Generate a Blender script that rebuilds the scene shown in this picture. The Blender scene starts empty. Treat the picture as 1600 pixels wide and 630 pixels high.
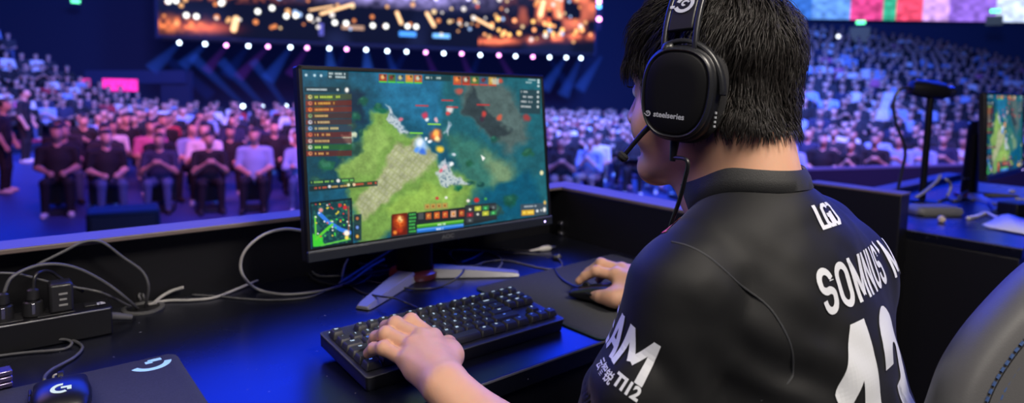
import bpy, bmesh, math, random, os
import numpy as np
from mathutils import Vector, Matrix
from mathutils.bvhtree import BVHTree
random.seed(7); RNG = np.random.default_rng(7)
SC = bpy.context.scene; COL = SC.collection
rad = math.radians

# ------------------------------------------------------------------ camera
CAM = np.array([-0.3734, -0.7161, 0.3997]); FPX = 990.75; PPX, PPY = 800.0, 221.75
YAW, PIT, ROL = rad(-40.295), rad(-4.898), rad(1.5295)
_f = np.array([-math.sin(YAW)*math.cos(PIT), math.cos(YAW)*math.cos(PIT), math.sin(PIT)])
_r0 = np.array([math.cos(YAW), math.sin(YAW), 0.0]); _u0 = np.cross(_r0, _f)
_r = math.cos(ROL)*_r0 + math.sin(ROL)*_u0; _u = -math.sin(ROL)*_r0 + math.cos(ROL)*_u0
def ray(x, y): return _f + _r*(x-PPX)/FPX - _u*(y-PPY)/FPX
def at(x, y, z=0.0):
    d = ray(x, y); return CAM + d*(z-CAM[2])/d[2]
def deep(x, y, d): return CAM + ray(x, y)*d
def pix(P):
    d = np.asarray(P, float)-CAM; z = d@_f
    return PPX+FPX*(d@_r)/z, PPY-FPX*(d@_u)/z, z
AX = np.array([.436, .900, 0]); AX /= np.linalg.norm(AX); BX = np.array([AX[1], -AX[0], 0])
def ar(a, b, z=0.0):
    p = np.array([CAM[0], CAM[1], 0]) + AX*a + BX*b; p[2] = z; return p
cd = bpy.data.cameras.new('camera'); cam = bpy.data.objects.new('camera', cd); COL.objects.link(cam)
M = Matrix(((_r[0], _u[0], -_f[0], CAM[0]), (_r[1], _u[1], -_f[1], CAM[1]), (_r[2], _u[2], -_f[2], CAM[2]), (0, 0, 0, 1)))
cam.matrix_world = M
cd.sensor_fit = 'HORIZONTAL'; cd.sensor_width = 36; cd.lens = FPX/1600*36; cd.shift_y = -93.25/1600
cd.clip_start = .02; cd.clip_end = 300
cd.dof.use_dof = True; cd.dof.focus_distance = .74; cd.dof.aperture_fstop = 3.8
SC.camera = cam
SC.view_settings.view_transform = 'Standard'; SC.view_settings.look = 'None'
SC.view_settings.exposure = 0; SC.view_settings.gamma = 1
SC.cycles.use_denoising = True
SC.cycles.max_bounces = 6; SC.cycles.volume_bounces = 0; SC.cycles.transparent_max_bounces = 24
SC.cycles.sample_clamp_indirect = 4

# ------------------------------------------------------------------ helpers
def lin(r, g, b):
    f = lambda c: (c/255/12.92 if c/255 <= .04045 else ((c/255+.055)/1.055)**2.4)
    return (f(r), f(g), f(b), 1)
MATS = {}
def mat(name, col, rough=.5, metal=0, emit=None, es=1, bump=0, bscale=300, spec=.5, sheen=0, coat=0, noise=0, nscale=20, sss=0, cr=.1, fdist=.001):
    if name in MATS: return MATS[name]
    m = bpy.data.materials.new(name); m.use_nodes = True; nt = m.node_tree; b = nt.nodes['Principled BSDF']
    b.inputs['Base Color'].default_value = col; b.inputs['Roughness'].default_value = rough
    b.inputs['Metallic'].default_value = metal; b.inputs['Specular IOR Level'].default_value = spec
    if sheen: b.inputs['Sheen Weight'].default_value = sheen; b.inputs['Sheen Roughness'].default_value = .5
    if coat: b.inputs['Coat Weight'].default_value = coat; b.inputs['Coat Roughness'].default_value = cr
    if sss:
        b.inputs['Subsurface Weight'].default_value = sss; b.inputs['Subsurface Radius'].default_value = (1, .35, .2)
        b.inputs['Subsurface Scale'].default_value = .006
    if emit:
        b.inputs['Emission Color'].default_value = emit; b.inputs['Emission Strength'].default_value = es
    tc = nt.nodes.new('ShaderNodeTexCoord')
    if noise:
        n = nt.nodes.new('ShaderNodeTexNoise'); n.inputs['Scale'].default_value = nscale; n.inputs['Detail'].default_value = 4
        nt.links.new(tc.outputs['Object'], n.inputs['Vector'])
        mx = nt.nodes.new('ShaderNodeMix'); mx.data_type = 'RGBA'
        mx.inputs[6].default_value = tuple(c*(1-noise) for c in col[:3])+(1,); mx.inputs[7].default_value = tuple(min(1, c*(1+noise)) for c in col[:3])+(1,)
        nt.links.new(n.outputs['Fac'], mx.inputs[0]); nt.links.new(mx.outputs[2], b.inputs['Base Color'])
    if bump:
        n = nt.nodes.new('ShaderNodeTexNoise'); n.inputs['Scale'].default_value = bscale; n.inputs['Detail'].default_value = 3
        nt.links.new(tc.outputs['Object'], n.inputs['Vector'])
        bp = nt.nodes.new('ShaderNodeBump'); bp.inputs['Strength'].default_value = bump; bp.inputs['Distance'].default_value = fdist
        nt.links.new(n.outputs['Fac'], bp.inputs['Height']); nt.links.new(bp.outputs['Normal'], b.inputs['Normal'])
    MATS[name] = m; return m
def glow(name, col, s):
    if name in MATS: return MATS[name]
    m = bpy.data.materials.new(name); m.use_nodes = True; nt = m.node_tree; nt.nodes.clear()
    e = nt.nodes.new('ShaderNodeEmission'); e.inputs[0].default_value = col; e.inputs[1].default_value = s
    o = nt.nodes.new('ShaderNodeOutputMaterial'); nt.links.new(e.outputs[0], o.inputs[0]); MATS[name] = m; return m
def painted(name, s, gloss=0.0):
    # colour attribute 'paint' shown as light; a thin glossy coat when gloss > 0
    m = bpy.data.materials.new(name); m.use_nodes = True; nt = m.node_tree; b = nt.nodes['Principled BSDF']
    a = nt.nodes.new('ShaderNodeAttribute'); a.attribute_name = 'paint'
    b.inputs['Base Color'].default_value = (0.004, .004, .005, 1); b.inputs['Roughness'].default_value = .35; b.inputs['Specular IOR Level'].default_value = gloss
    nt.links.new(a.outputs['Color'], b.inputs['Emission Color']); b.inputs['Emission Strength'].default_value = s
    return m

class MB:
    def __init__(s): s.v = []; s.f = []; s.m = []; s.mi = 0
    def add(s, vs, fs):
        o = len(s.v); s.v += [tuple(map(float, p)) for p in vs]; s.f += [tuple(i+o for i in f) for f in fs]; s.m += [s.mi]*len(fs); return s
    def box(s, c, d, R=None):
        c = np.array(c, float); d = np.array(d, float)/2
        vs = [np.array((x, y, z))*d for x in (-1, 1) for y in (-1, 1) for z in (-1, 1)]
        if R is not None: vs = [np.array(R)@p for p in vs]
        return s.add([c+p for p in vs], [(0, 1, 3, 2), (4, 6, 7, 5), (0, 4, 5, 1), (2, 3, 7, 6), (0, 2, 6, 4), (1, 5, 7, 3)])
    def tube(s, pts, r, n=8, cap=True, smooth=0):
        P = [np.array(p, float) for p in pts]
        if smooth: P = catmull(P, smooth)
        N = len(P); rs = r if hasattr(r, '__len__') else [r]*N
        if len(rs) != N: rs = np.interp(np.linspace(0, 1, N), np.linspace(0, 1, len(rs)), rs)
        t0 = P[1]-P[0]; t0 = t0/np.linalg.norm(t0); up = np.array((0, 0, 1.)) if abs(t0[2]) < .9 else np.array((1., 0, 0))
        x = np.cross(t0, up); x /= np.linalg.norm(x); vs = []; fs = []
        for i in range(N):
            t = P[min(i+1, N-1)]-P[max(i-1, 0)]; t = t/(np.linalg.norm(t)+1e-12)
            x = x-t*(x@t); x /= np.linalg.norm(x)+1e-12; y = np.cross(t, x)
            vs += [P[i]+rs[i]*(x*math.cos(2*math.pi*k/n)+y*math.sin(2*math.pi*k/n)) for k in range(n)]
        for i in range(N-1):
            for k in range(n):
                a = i*n+k; b = i*n+(k+1) % n; fs.append((a, b, b+n, a+n))
        if cap: fs += [tuple(range(n-1, -1, -1)), tuple(range((N-1)*n, N*n))]
        return s.add(vs, fs)
    def loft(s, rings, cap=True):
        n = len(rings[0]); vs = [p for r in rings for p in r]; fs = []
        for i in range(len(rings)-1):
            for k in range(n):
                a = i*n+k; b = i*n+(k+1) % n; fs.append((a, b, b+n, a+n))
        if cap: fs += [tuple(range(n-1, -1, -1)), tuple(range((len(rings)-1)*n, len(rings)*n))]
        return s.add(vs, fs)
    def cyl(s, a, b, r, n=24, r2=None): return s.tube([a, b], [r, r if r2 is None else r2], n)
    def ball(s, c, r, n=12, R=None):
        rr = np.array(r if hasattr(r, '__len__') else (r, r, r), float); c = np.array(c, float); vs = []; fs = []; mm = n
        for i in range(n//2+1):
            th = math.pi*i/(n//2)
            for k in range(mm):
                ph = 2*math.pi*k/mm; p = rr*np.array((math.sin(th)*math.cos(ph), math.sin(th)*math.sin(ph), math.cos(th)))
                vs.append(c+(np.array(R)@p if R is not None else p))
        for i in range(n//2):
            for k in range(mm):
                a = i*mm+k; b = i*mm+(k+1) % mm; fs.append((a, a+mm, b+mm, b))
        return s.add(vs, fs)
    def prism(s, poly, O, U, V, W, h):
        # polygon poly (2D) in the frame O, U, V extruded by h along W
        O, U, V, W = (np.array(q, float) for q in (O, U, V, W)); n = len(poly)
        a = [O+U*p[0]+V*p[1] for p in poly]
        return s.add(a+[p+W*h for p in a], [tuple(range(n-1, -1, -1)), tuple(range(n, 2*n))]+[(i, (i+1) % n, n+(i+1) % n, n+i) for i in range(n)])
    def build(s, name, mats, parent=None, loc=None, smooth=True, ang=40, bevel=0, bseg=2):
        o = mesh_obj(name, np.array(s.v), s.f, mats, parent, loc, smooth, ang)
        if isinstance(mats, (list, tuple)): o.data.polygons.foreach_set('material_index', s.m)
        if bevel:
            b = o.modifiers.new('bevel', 'BEVEL'); b.width = bevel; b.segments = bseg; b.limit_method = 'ANGLE'; b.angle_limit = rad(35)
        return o
def link(name, data, parent=None):
    o = bpy.data.objects.new(name, data); COL.objects.link(o)
    if parent is not None: o.parent = parent
    return o
LOCAL = {}
def wloc(o):
    p = np.zeros(3)
    while o is not None: p += np.array(o.location); o = o.parent
    return p
def mesh_obj(name, V, F, mats, parent=None, loc=None, smooth=True, ang=40, fast=False):
    """V in world coordinates (or, with loc='local', in the parent's frame)."""
    V = np.asarray(V, float).copy()
    if isinstance(loc, str): base = np.zeros(3)
    elif parent is not None: base = wloc(parent)
    else: base = np.array(loc if loc is not None else V.mean(0), float)
    V = V-base; me = bpy.data.meshes.new(name)
    if fast:
        F = np.asarray(F, np.int32); k = F.shape[1]
        me.vertices.add(len(V)); me.vertices.foreach_set('co', V.astype(np.float32).ravel())
        me.loops.add(F.size); me.loops.foreach_set('vertex_index', F.ravel())
        me.polygons.add(len(F)); me.polygons.foreach_set('loop_start', np.arange(0, F.size, k, dtype=np.int32))
        me.update(calc_edges=True)
    else:
        me.from_pydata([tuple(p) for p in V], [], [tuple(f) for f in F]); me.update()
    for m in (mats if isinstance(mats, (list, tuple)) else [mats]): me.materials.append(m)
    if smooth:
        me.polygons.foreach_set('use_smooth', [True]*len(me.polygons))
        if ang < 179: me.set_sharp_from_angle(angle=rad(ang))
    o = link(name, me, parent)
    if parent is None: o.location = base
    return o
def tag(o, label=None, cat=None, group=None, kind=None):
    if label: o['label'] = label
    if cat: o['category'] = cat
    if group: o['group'] = group
    if kind: o['kind'] = kind
    return o
def empty(name, loc, label=None, cat=None, group=None):
    o = link(name, None); o.location = tuple(map(float, loc)); o.empty_display_size = .02
    return tag(o, label, cat, group)
def catmull(P, k=6):
    P = [np.array(p, float) for p in P]; Q = [2*P[0]-P[1]]+P+[2*P[-1]-P[-2]]; out = []
    for i in range(1, len(Q)-2):
        for j in range(k):
            t = j/k; a, b, c, d = Q[i-1:i+3]
            out.append(.5*((2*b)+(c-a)*t+(2*a-5*b+4*c-d)*t*t+(3*b-a-3*c+d)*t**3))
    return out+[P[-1]]
def rotz(a): c, s = math.cos(a), math.sin(a); return np.array(((c, -s, 0), (s, c, 0), (0, 0, 1.)))
def rotx(a): c, s = math.cos(a), math.sin(a); return np.array(((1., 0, 0), (0, c, -s), (0, s, c)))
def roty(a): c, s = math.cos(a), math.sin(a); return np.array(((c, 0, s), (0, 1., 0), (-s, 0, c)))
def rrect(w, h, r, n=6, cx=0, cy=0):
    out = []
    for sx, sy, a0 in ((1, 1, 0), (-1, 1, 90), (-1, -1, 180), (1, -1, 270)):
        for k in range(n+1):
            a = rad(a0+90*k/n); out.append((cx+sx*(w/2-r)+r*math.cos(a), cy+sy*(h/2-r)+r*math.sin(a)))
    return out

# ------------------------------------------------------------------ implicit surfaces
def smin(a, b, k):
    h = np.maximum(k-np.abs(a-b), 0)/k; return np.minimum(a, b)-h*h*k*.25
class SDF:
    """An ordered list of round cones and ellipsoids, blended; meshed by surface nets in blocks."""
    def __init__(s): s.p = []; s.mods = []
    def cone(s, a, b, r1, r2, k=.01, op='+', flat=None):
        a = np.array(a, float); b = np.array(b, float)
        s.p.append(('c', a, b, r1, r2, k, op, (a+b)/2, np.linalg.norm(b-a)/2+max(r1, r2))); return s
    def ell(s, c, r, R=None, k=.01, op='+'):
        c = np.array(c, float); r = np.array(r if hasattr(r, '__len__') else (r, r, r), float); R = np.eye(3) if R is None else np.array(R, float)
        s.p.append(('e', c, r, R, None, k, op, c, r.max())); return s
    def chain(s, pts, rs, k=.01, op='+'):
        for i in range(len(pts)-1): s.cone(pts[i], pts[i+1], rs[i], rs[i+1], k, op)
        return s
    @staticmethod
    def prim(q, P):
        if q[0] == 'c':
            a, b = q[1], q[2]; ab = b-a; L = ab@ab+1e-12; t = np.clip(((P-a)@ab)/L, 0, 1)
            return np.linalg.norm(P-a-t[:, None]*ab, axis=1)-(q[3]+t*(q[4]-q[3]))
        Q = (P-q[1])@q[3]; k0 = np.linalg.norm(Q/q[2], axis=1); k1 = np.linalg.norm(Q/q[2]**2, axis=1)
        return k0*(k0-1)/(k1+1e-9)
    def eval(s, P, act=None):
        d = np.full(len(P), 1.0)
        for q in (s.p if act is None else act):
            e = s.prim(q, P); k = q[5]
            if q[6] == '+': d = smin(d, e, k)
            elif q[6] == '-': d = -smin(-d, e, k)
            else: d = -smin(-d, -e, k)
        for f in s.mods: d = f(P, d)
        return d
    def mesh(s, h, N=20, lo=None, hi=None, slack=.01):
        pl = [q for q in s.p if q[6] == '+']
        l = np.min([q[7]-q[8] for q in pl], 0)-.02 if lo is None else np.array(lo); u = np.max([q[7]+q[8] for q in pl], 0)+.02 if hi is None else np.array(hi)
        nb = np.ceil((u-l)/(h*N)).astype(int); G = nb*N+4; VI = []; VP = []; QD = []
        ii = np.arange(-1, N+1); g = np.stack(np.meshgrid(ii, ii, ii, indexing='ij'), -1); n = N+2
        br = h*(N+2)*.87
        C = np.stack(np.meshgrid(*[np.arange(k) for k in nb], indexing='ij'), -1).reshape(-1, 3)
        cen = l+(C*N+N/2-.5)*h; dc = np.concatenate([s.eval(c) for c in np.array_split(cen, max(1, len(cen)//20000))])
        for bidx in C[np.abs(dc) < br*1.25+slack]:
            o = bidx*N; c0 = l+(o+N/2-.5)*h
            act = [q for q in s.p if q[6] != '+' or np.linalg.norm(c0-q[7])-q[8] < br*2.2+q[5]+slack]
            act = [q for q in act if q[6] != '-' or np.linalg.norm(c0-q[7])-q[8] < br*1.2+q[5]]
            P = l+(g+o)*h; f = s.eval(P.reshape(-1, 3), act).reshape(n, n, n)
            ins = f < 0
            if ins.all() or not ins.any(): continue
            pos = np.zeros((n-1, n-1, n-1, 3)); cnt = np.zeros((n-1, n-1, n-1)); X = l+(g+o)*h
            for ax in range(3):
                s0 = [slice(None)]*3; s1 = [slice(None)]*3; s0[ax] = slice(0, n-1); s1[ax] = slice(1, n)
                fa, fb = f[tuple(s0)], f[tuple(s1)]; cr = (fa < 0) != (fb < 0); t = np.where(cr, fa/np.where(cr, fa-fb, 1), 0)
                E = (X[tuple(s0)]+t[..., None]*(X[tuple(s1)]-X[tuple(s0)]))*cr[..., None]
                oth = [q for q in range(3) if q != ax]
                for d1 in (0, 1):
                    for d2 in (0, 1):
                        sl = [slice(None)]*3; sl[oth[0]] = slice(d1, n-1+d1); sl[oth[1]] = slice(d2, n-1+d2)
                        pos += E[tuple(sl)]; cnt += cr[tuple(sl)]
                # quads owned by this block: edges starting at corners 1..n-2
                cc = cr.copy(); 
                idx = np.argwhere(cc)
                ok = (idx[:, oth[0]] >= 1) & (idx[:, oth[0]] <= n-2) & (idx[:, oth[1]] >= 1) & (idx[:, oth[1]] <= n-2) & (idx[:, ax] >= 1)
                idx = idx[ok]
                if len(idx):
                    flip = fa[tuple(idx.T)] < 0; e1 = np.zeros(3, int); e1[oth[0]] = 1; e2 = np.zeros(3, int); e2[oth[1]] = 1
                    q = np.stack([idx-e1-e2, idx-e2, idx, idx-e1], 1)
                    if ax == 1: flip = ~flip
                    q[~flip] = q[~flip][:, ::-1]
                    q = q+o; QD.append((q[..., 0]*G[1]+q[..., 1])*G[2]+q[..., 2])
            w = np.argwhere(cnt > 0); VP.append(pos[tuple(w.T)]/cnt[tuple(w.T)][:, None]); w = w+o
            VI.append((w[:, 0]*G[1]+w[:, 1])*G[2]+w[:, 2])
        VI = np.concatenate(VI); VP = np.concatenate(VP); QD = np.concatenate(QD)
        uq, first = np.unique(VI, return_index=True); V = VP[first]
        k = np.searchsorted(uq, QD); k[k >= len(uq)] = 0; good = (uq[k] == QD).all(1); F = k[good]
        used = np.unique(F); re = np.full(len(V), -1); re[used] = np.arange(len(used))
        return V[used], re[F]
def vnoise(P, s, seed=0):
    """smooth value noise on points"""
    rs = np.random.default_rng(seed); T = rs.random((32, 32, 32)); Q = P*s; i = np.floor(Q).astype(int); f = Q-i; f = f*f*(3-2*f); o = 0
    for dx in (0, 1):
        for dy in (0, 1):
            for dz in (0, 1):
                w = (f[:, 0] if dx else 1-f[:, 0])*(f[:, 1] if dy else 1-f[:, 1])*(f[:, 2] if dz else 1-f[:, 2])
                o = o+w*T[(i[:, 0]+dx) % 32, (i[:, 1]+dy) % 32, (i[:, 2]+dz) % 32]
    return o*2-1

# ------------------------------------------------------------------ writing
def text2d(s, size=1.0, sx=1.0, bold=0.0, shear=0.0, align='CENTER', space=1.0):
    c = bpy.data.curves.new('t', 'FONT'); c.body = s; c.size = size; c.offset = bold; c.shear = shear; c.align_x = align; c.align_y = 'CENTER'; c.space_character = space; c.resolution_u = 4
    o = bpy.data.objects.new('t', c); COL.objects.link(o); dg = bpy.context.evaluated_depsgraph_get()
    me = bpy.data.meshes.new_from_object(o.evaluated_get(dg)); V = np.array([tuple(v.co) for v in me.vertices]).reshape(-1, 3)[:, :2]*np.array((sx, 1)); F = [tuple(p.vertices) for p in me.polygons]
    bpy.data.objects.remove(o); bpy.data.curves.remove(c); bpy.data.meshes.remove(me); return V, F
def stroke2d(lines, w):
    """thick polylines with mitred joints -> V, F"""
    V = []; F = []
    for L in lines:
        L = [np.array(p, float) for p in L]; L = [p for i, p in enumerate(L) if i == 0 or np.linalg.norm(p-L[i-1]) > 1e-5]; n = len(L); o = len(V)
        for i in range(n):
            a = L[i]-L[i-1] if i else L[1]-L[0]; b = L[i+1]-L[i] if i < n-1 else L[-1]-L[-2]
            a = a/np.linalg.norm(a); b = b/np.linalg.norm(b); na = np.array((-a[1], a[0])); nb = np.array((-b[1], b[0])); m = na+nb; m = m/(m@na+1e-9) if (m@m) > .3 else na
            V += [L[i]+m*w/2, L[i]-m*w/2]
        F += [(o+2*i, o+2*i+1, o+2*i+3, o+2*i+2) for i in range(n-1)]
    return np.array(V), F
def arc(cx, cy, rx, ry, a0, a1, n=10): return [(cx+rx*math.cos(rad(a0+(a1-a0)*i/n)), cy+ry*math.sin(rad(a0+(a1-a0)*i/n))) for i in range(n+1)]
def merge2d(parts):
    V = []; F = []
    for v, f in parts: o = len(V); V += [tuple(p) for p in v]; F += [tuple(i+o for i in q) for q in f]
    return np.array(V), F
def grid_cut(V, F, step):
    """split flat writing along a grid so it can be wrapped on a curved surface"""
    bm = bmesh.new(); vs = [bm.verts.new((p[0], p[1], 0)) for p in V]
    for f in F:
        try: bm.faces.new([vs[i] for i in f])
        except ValueError: pass
    lo = V.min(0); hi = V.max(0)
    for ax in (0, 1):
        n = (1, 0, 0) if ax == 0 else (0, 1, 0); x = lo[ax]+step
        while x < hi[ax]:
            bmesh.ops.bisect_plane(bm, geom=bm.verts[:]+bm.edges[:]+bm.faces[:], plane_co=(x if ax == 0 else 0, x if ax else 0, 0), plane_no=n); x += step
    bmesh.ops.triangulate(bm, faces=bm.faces[:])
    bm.verts.index_update(); v = np.array([tuple(q.co)[:2] for q in bm.verts]); f = [tuple(q.index for q in p.verts) for p in bm.faces]; bm.free(); return v, f
def wrap(V, F, bvh, raydef, off=.0012, step=.004):
    """raydef(u, v) -> origin, direction; returns 3D V, F of the writing lying on the surface"""
    V, F = grid_cut(np.asarray(V, float), F, step); out = []; ok = []
    for u, v in V:
        o, d = raydef(u, v); hit = bvh.ray_cast(Vector(o), Vector(d))
        if hit[0] is None: out.append((0, 0, 0)); ok.append(False); continue
        n = np.array(hit[1]); n = n if n@np.array(d) < 0 else -n
        out.append(np.array(hit[0])+n*off); ok.append(True)
    used = [f for f in F if all(ok[i] for i in f)]
    out = np.array(out)
    used = [f for f in used if max(np.linalg.norm(out[f[0]]-out[f[1]]), np.linalg.norm(out[f[1]]-out[f[2]]), np.linalg.norm(out[f[2]]-out[f[0]])) < step*6]
    ids = sorted({i for f in used for i in f}); re = {j: i for i, j in enumerate(ids)}
    return out[ids], [tuple(re[i] for i in f) for f in used]
def flat(V, O, U, W): O, U, W = np.array(O, float), np.array(U, float), np.array(W, float); return [O+U*p[0]+W*p[1] for p in V]
G_LOGO = stroke2d([arc(0, 0, .42, .42, 35, 325, 22)], .2)
def g_mark(s=1.0):
    a = stroke2d([arc(0, 0, .40, .40, 78, 300, 22)], .21); b = stroke2d([[(-.02, .06), (.46, .06)], [(.355, .1), (.355, -.26)]], .2)
    v, f = merge2d([a, b]); return v*s, f
# ------------------------------------------------------------------ the player
HYAW, HPIT, HROLL = rad(8), rad(-4), rad(0)
HR = rotz(HYAW)@rotx(HPIT)@roty(HROLL)
HC = np.array([.299, -.299, .396])
def hd(x, y, z): return HC+HR@np.array((x, y, z), float)
SL = np.array([.170, -.350, .196]); EL = np.array([.095, -.322, -.062]); WL = np.array([.036, -.128, .050])
SR = np.array([.474, -.338, .208]); ER = np.array([.575, -.215, -.020]); WR = np.array([.530, -.036, .045])
NB = np.array([.288, -.351, .276]); NT = hd(0, -.015, -.02)
LH = {'pinky': [(.029, -.050, .058), (.017, -.012, .061), (.013, .008, .055), (.012, .021, .0445)],
      'ring': [(.045, -.036, .067), (.030, .006, .071), (.027, .028, .060), (.029, .040, .0475)],
      'middle': [(.063, -.028, .071), (.049, .015, .077), (.050, .042, .065), (.053, .055, .0495)],
      'index': [(.082, -.028, .066), (.072, .013, .077), (.074, .040, .064), (.078, .054, .0470)],
      'thumb': [(.060, -.100, .048), (.087, -.062, .050), (.103, -.032, .052), (.110, -.004, .0430)]}
RH = {'index': [(.525, .036, .060), (.513, .072, .058), (.505, .093, .045), (.499, .103, .0335)],
      'middle': [(.546, .040, .066), (.532, .078, .068), (.526, .102, .047), (.522, .114, .0345)],
      'ring': [(.563, .033, .060), (.562, .068, .056), (.558, .090, .042), (.552, .100, .028)],
      'pinky': [(.577, .020, .048), (.580, .048, .040), (.578, .064, .027), (.570, .074, .017)],
      'thumb': [(.503, -.024, .034), (.489, .003, .029), (.482, .034, .025), (.486, .056, .022)]}
FR = {'pinky': (.0098, .0090, .0080, .0070), 'ring': (.0108, .0098, .0087, .0076), 'middle': (.0112, .0102, .0090, .0078),
      'index': (.0110, .0100, .0088, .0076), 'thumb': (.0160, .0130, .0112, .0086)}
def hand(S, H, W, up):
    up = np.array(up, float)
    for f in ('pinky', 'ring', 'middle', 'index'):
        m = np.array(H[f][0]); t = .22 if f in ('index', 'pinky') else .1
        S.cone(W+(m-W)*.12-up*.002, m-up*.006, .0185, .0125, .014)
        S.ell(m-up*.0002, (.0100, .0110, .0098), k=.008); S.cone(W+(m-W)*.35+up*.0105, m+up*.0035, .0035, .0048, .010)
    S.cone(W+(np.array(H['pinky'][0])-W)*.1-up*.006, W+(np.array(H['pinky'][0])-W)*.75-up*.008, .017, .014, .012)
    for f in ('pinky', 'ring', 'middle', 'index'):
        P = [np.array(p) for p in H[f]]; r = FR[f]; P[0] = P[0]-up*.004
        S.chain(P, r, .0035)
        S.ell(P[1]+up*.0006, np.array((1.02, 1.02, 1.02))*r[1], k=.004)
    P = [np.array(p) for p in H['thumb']]; r = FR['thumb']
    S.cone(W+(P[0]-W)*.4, P[1], .0165, .0125, .012); S.cone(P[1], P[2], r[1], r[2], .007); S.cone(P[2], P[3], r[2], r[3], .004)
    S.cone((np.array(H['index'][0])+W)/2-up*.008, P[1], .013, .011, .018); S.cone(np.array(H['index'][0])*.75+W*.25-up*.010, P[1]*.6+P[2]*.4, .011, .010, .016)
body = SDF()
# trunk (under the jersey) and neck
body.ell((.312, -.392, .085), (.138, .086, .175), rotx(rad(-14)), .03)
body.ell((.330, -.475, -.100), (.130, .100, .155), rotx(rad(-10)), .04)
body.ell((.340, -.510, -.190), (.160, .120, .085), None, .05)
body.cone((.240, -.368, .160), (.390, -.365, .160), .060, .060, .03)
body.cone(SL, SR, .038, .038, .03)
body.cone(NB+(-.01, 0, -.012), SL+(.02, 0, -.002), .030, .028, .03); body.cone(NB+(.01, 0, -.012), SR+(-.02, 0, -.002), .030, .028, .03)
NECK0 = len(body.p)
body.cone(NB+(.008, -.006, -.02), NT+(.000, -.006, 0), .058, .055, .03)
body.cone(NB+(.0, .03, -.0), hd(0, .03, -.06), .042, .045, .03)
body.cone(hd(-.058, -.045, -.035), NB+(-.01, .055, .0), .014, .012, .03)
# head
body.ell(hd(0, .007, .046), (.074, .089, .083), HR, .02)
body.ell(hd(0, .038, -.004), (.0625, .064, .078), HR, .02)
body.cone(hd(-.052, .008, -.052), hd(-.016, .080, -.086), .020, .017, .03); body.cone(hd(.052, .008, -.052), hd(.016, .080, -.086), .020, .017, .03)
body.ell(hd(0, .083, -.088), (.022, .017, .017), HR, .018)
body.ell(hd(-.043, .062, -.034), (.025, .028, .028), HR, .02); body.ell(hd(.043, .062, -.034), (.025, .028, .028), HR, .02)
body.cone(hd(-.034, .084, .030), hd(-.008, .094, .028), .009, .010, .015); body.cone(hd(.034, .084, .030), hd(.008, .094, .028), .009, .010, .015)
body.cone(hd(0, .094, .020), hd(0, .113, -.022), .0065, .0105, .012)
body.ell(hd(-.010, .106, -.026), (.009, .010, .0075), HR, .007); body.ell(hd(.010, .106, -.026), (.009, .010, .0075), HR, .007)
body.ell(hd(-.032, .104, .010), (.016, .014, .011), HR, .010, '-'); body.ell(hd(.032, .104, .010), (.016, .014, .011), HR, .010, '-')
body.ell(hd(-.031, .082, .010), (.0125, .0115, .0105), HR, .004); body.ell(hd(.031, .082, .010), (.0125, .0115, .0105), HR, .004)
body.cone(hd(-.016, .0925, -.052), hd(.016, .0925, -.052), .0058, .0058, .006)
body.cone(hd(-.014, .0915, -.0625), hd(.014, .0915, -.0625), .0065, .0065, .005)
body.ell(hd(0, .104, -.0575), (.022, .010, .0012), HR, .002, '-')
for sx in (-1, 1):
    body.ell(hd(sx*.076, -.008, .0), (.007, .018, .030), HR@rotz(sx*rad(-18)), .006)
    body.ell(hd(sx*.083, -.006, .002), (.005, .010, .018), HR@rotz(sx*rad(-18)), .004, '-')
HEADP = [q for q in body.p[NECK0:] if q[6] == '+']
# arms and hands
body.chain([SL, SL+(EL-SL)*.5, EL], (.052, .047, .040), .03)
body.chain([EL, EL+(WL-EL)*.28, EL+(WL-EL)*.65], (.040, .043, .034), .03)
side = np.array((.95, -.30, 0))
for s_ in (-1, 1): body.cone(EL+(WL-EL)*.60+side*.007*s_, WL+side*.0105*s_, .028, .0185, .02)
hand(body, LH, WL, (-.15, -.25, .95))
body.chain([SR, SR+(ER-SR)*.5, ER], (.052, .047, .040), .03)
body.chain([ER, ER+(WR-ER)*.28, ER+(WR-ER)*.65], (.040, .042, .033), .03)
for s_ in (-1, 1): body.cone(ER+(WR-ER)*.60+np.array((1, 0, 0))*.007*s_, WR+np.array((1, 0, 0))*.0105*s_, .027, .0185, .02)
hand(body, RH, WR, (-.2, -.1, .97))
def tendons(P, d):
    # slight veins and tendons on the back of the left hand, faint creases elsewhere
    return d+.0007*vnoise(P, 90, 3)*np.exp(-((P-(.05, -.07, .06))**2).sum(1)/.06**2)
body.mods.append(tendons)

player = empty('person', (.34, -.50, -.27), 'seated player in black team jersey, back to the camera, hands on keyboard and mouse', 'person')
m_skin = mat('skin', (.62, .345, .225, 1), .48, sss=.18, bump=.12, bscale=420, noise=.10, nscale=22, spec=.4, fdist=.0006)
V, F = body.mesh(.0019); BVv, BVf = V, F
mesh_obj('body', V, F, m_skin, player, ang=180, fast=True)

# jersey
jer = SDF()
jer.ell((.325, -.398, .085), (.160, .099, .190), rotx(rad(-14)), .03)
jer.ell((.330, -.482, -.100), (.146, .112, .165), rotx(rad(-10)), .05)
jer.ell((.340, -.512, -.185), (.170, .130, .060), None, .06)
jer.cone((.246, -.380, .168), (.440, -.374, .174), .076, .080, .03); jer.cone((.300, -.374, .262), (.320, -.398, .14), .050, .075, .04); jer.cone((.268, -.380, .222), (.366, -.376, .224), .057, .057, .04)
jer.cone(SL+(.01, 0, .0), SR+(-.01, 0, .0), .045, .045, .03)
jer.cone(NB+(-.012, -.006, -.016), SL+(.014, .004, .013), .050, .044, .03); jer.cone(NB+(.012, -.008, -.012), SR+(-.016, 0, .012), .048, .038, .03)
HL = SL+(EL-SL)*.72; HRr = SR+(ER-SR)*.72
jer.chain([SL, SL+(EL-SL)*.45, SL+(EL-SL)*.78], (.053, .061, .068), .025)
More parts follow.
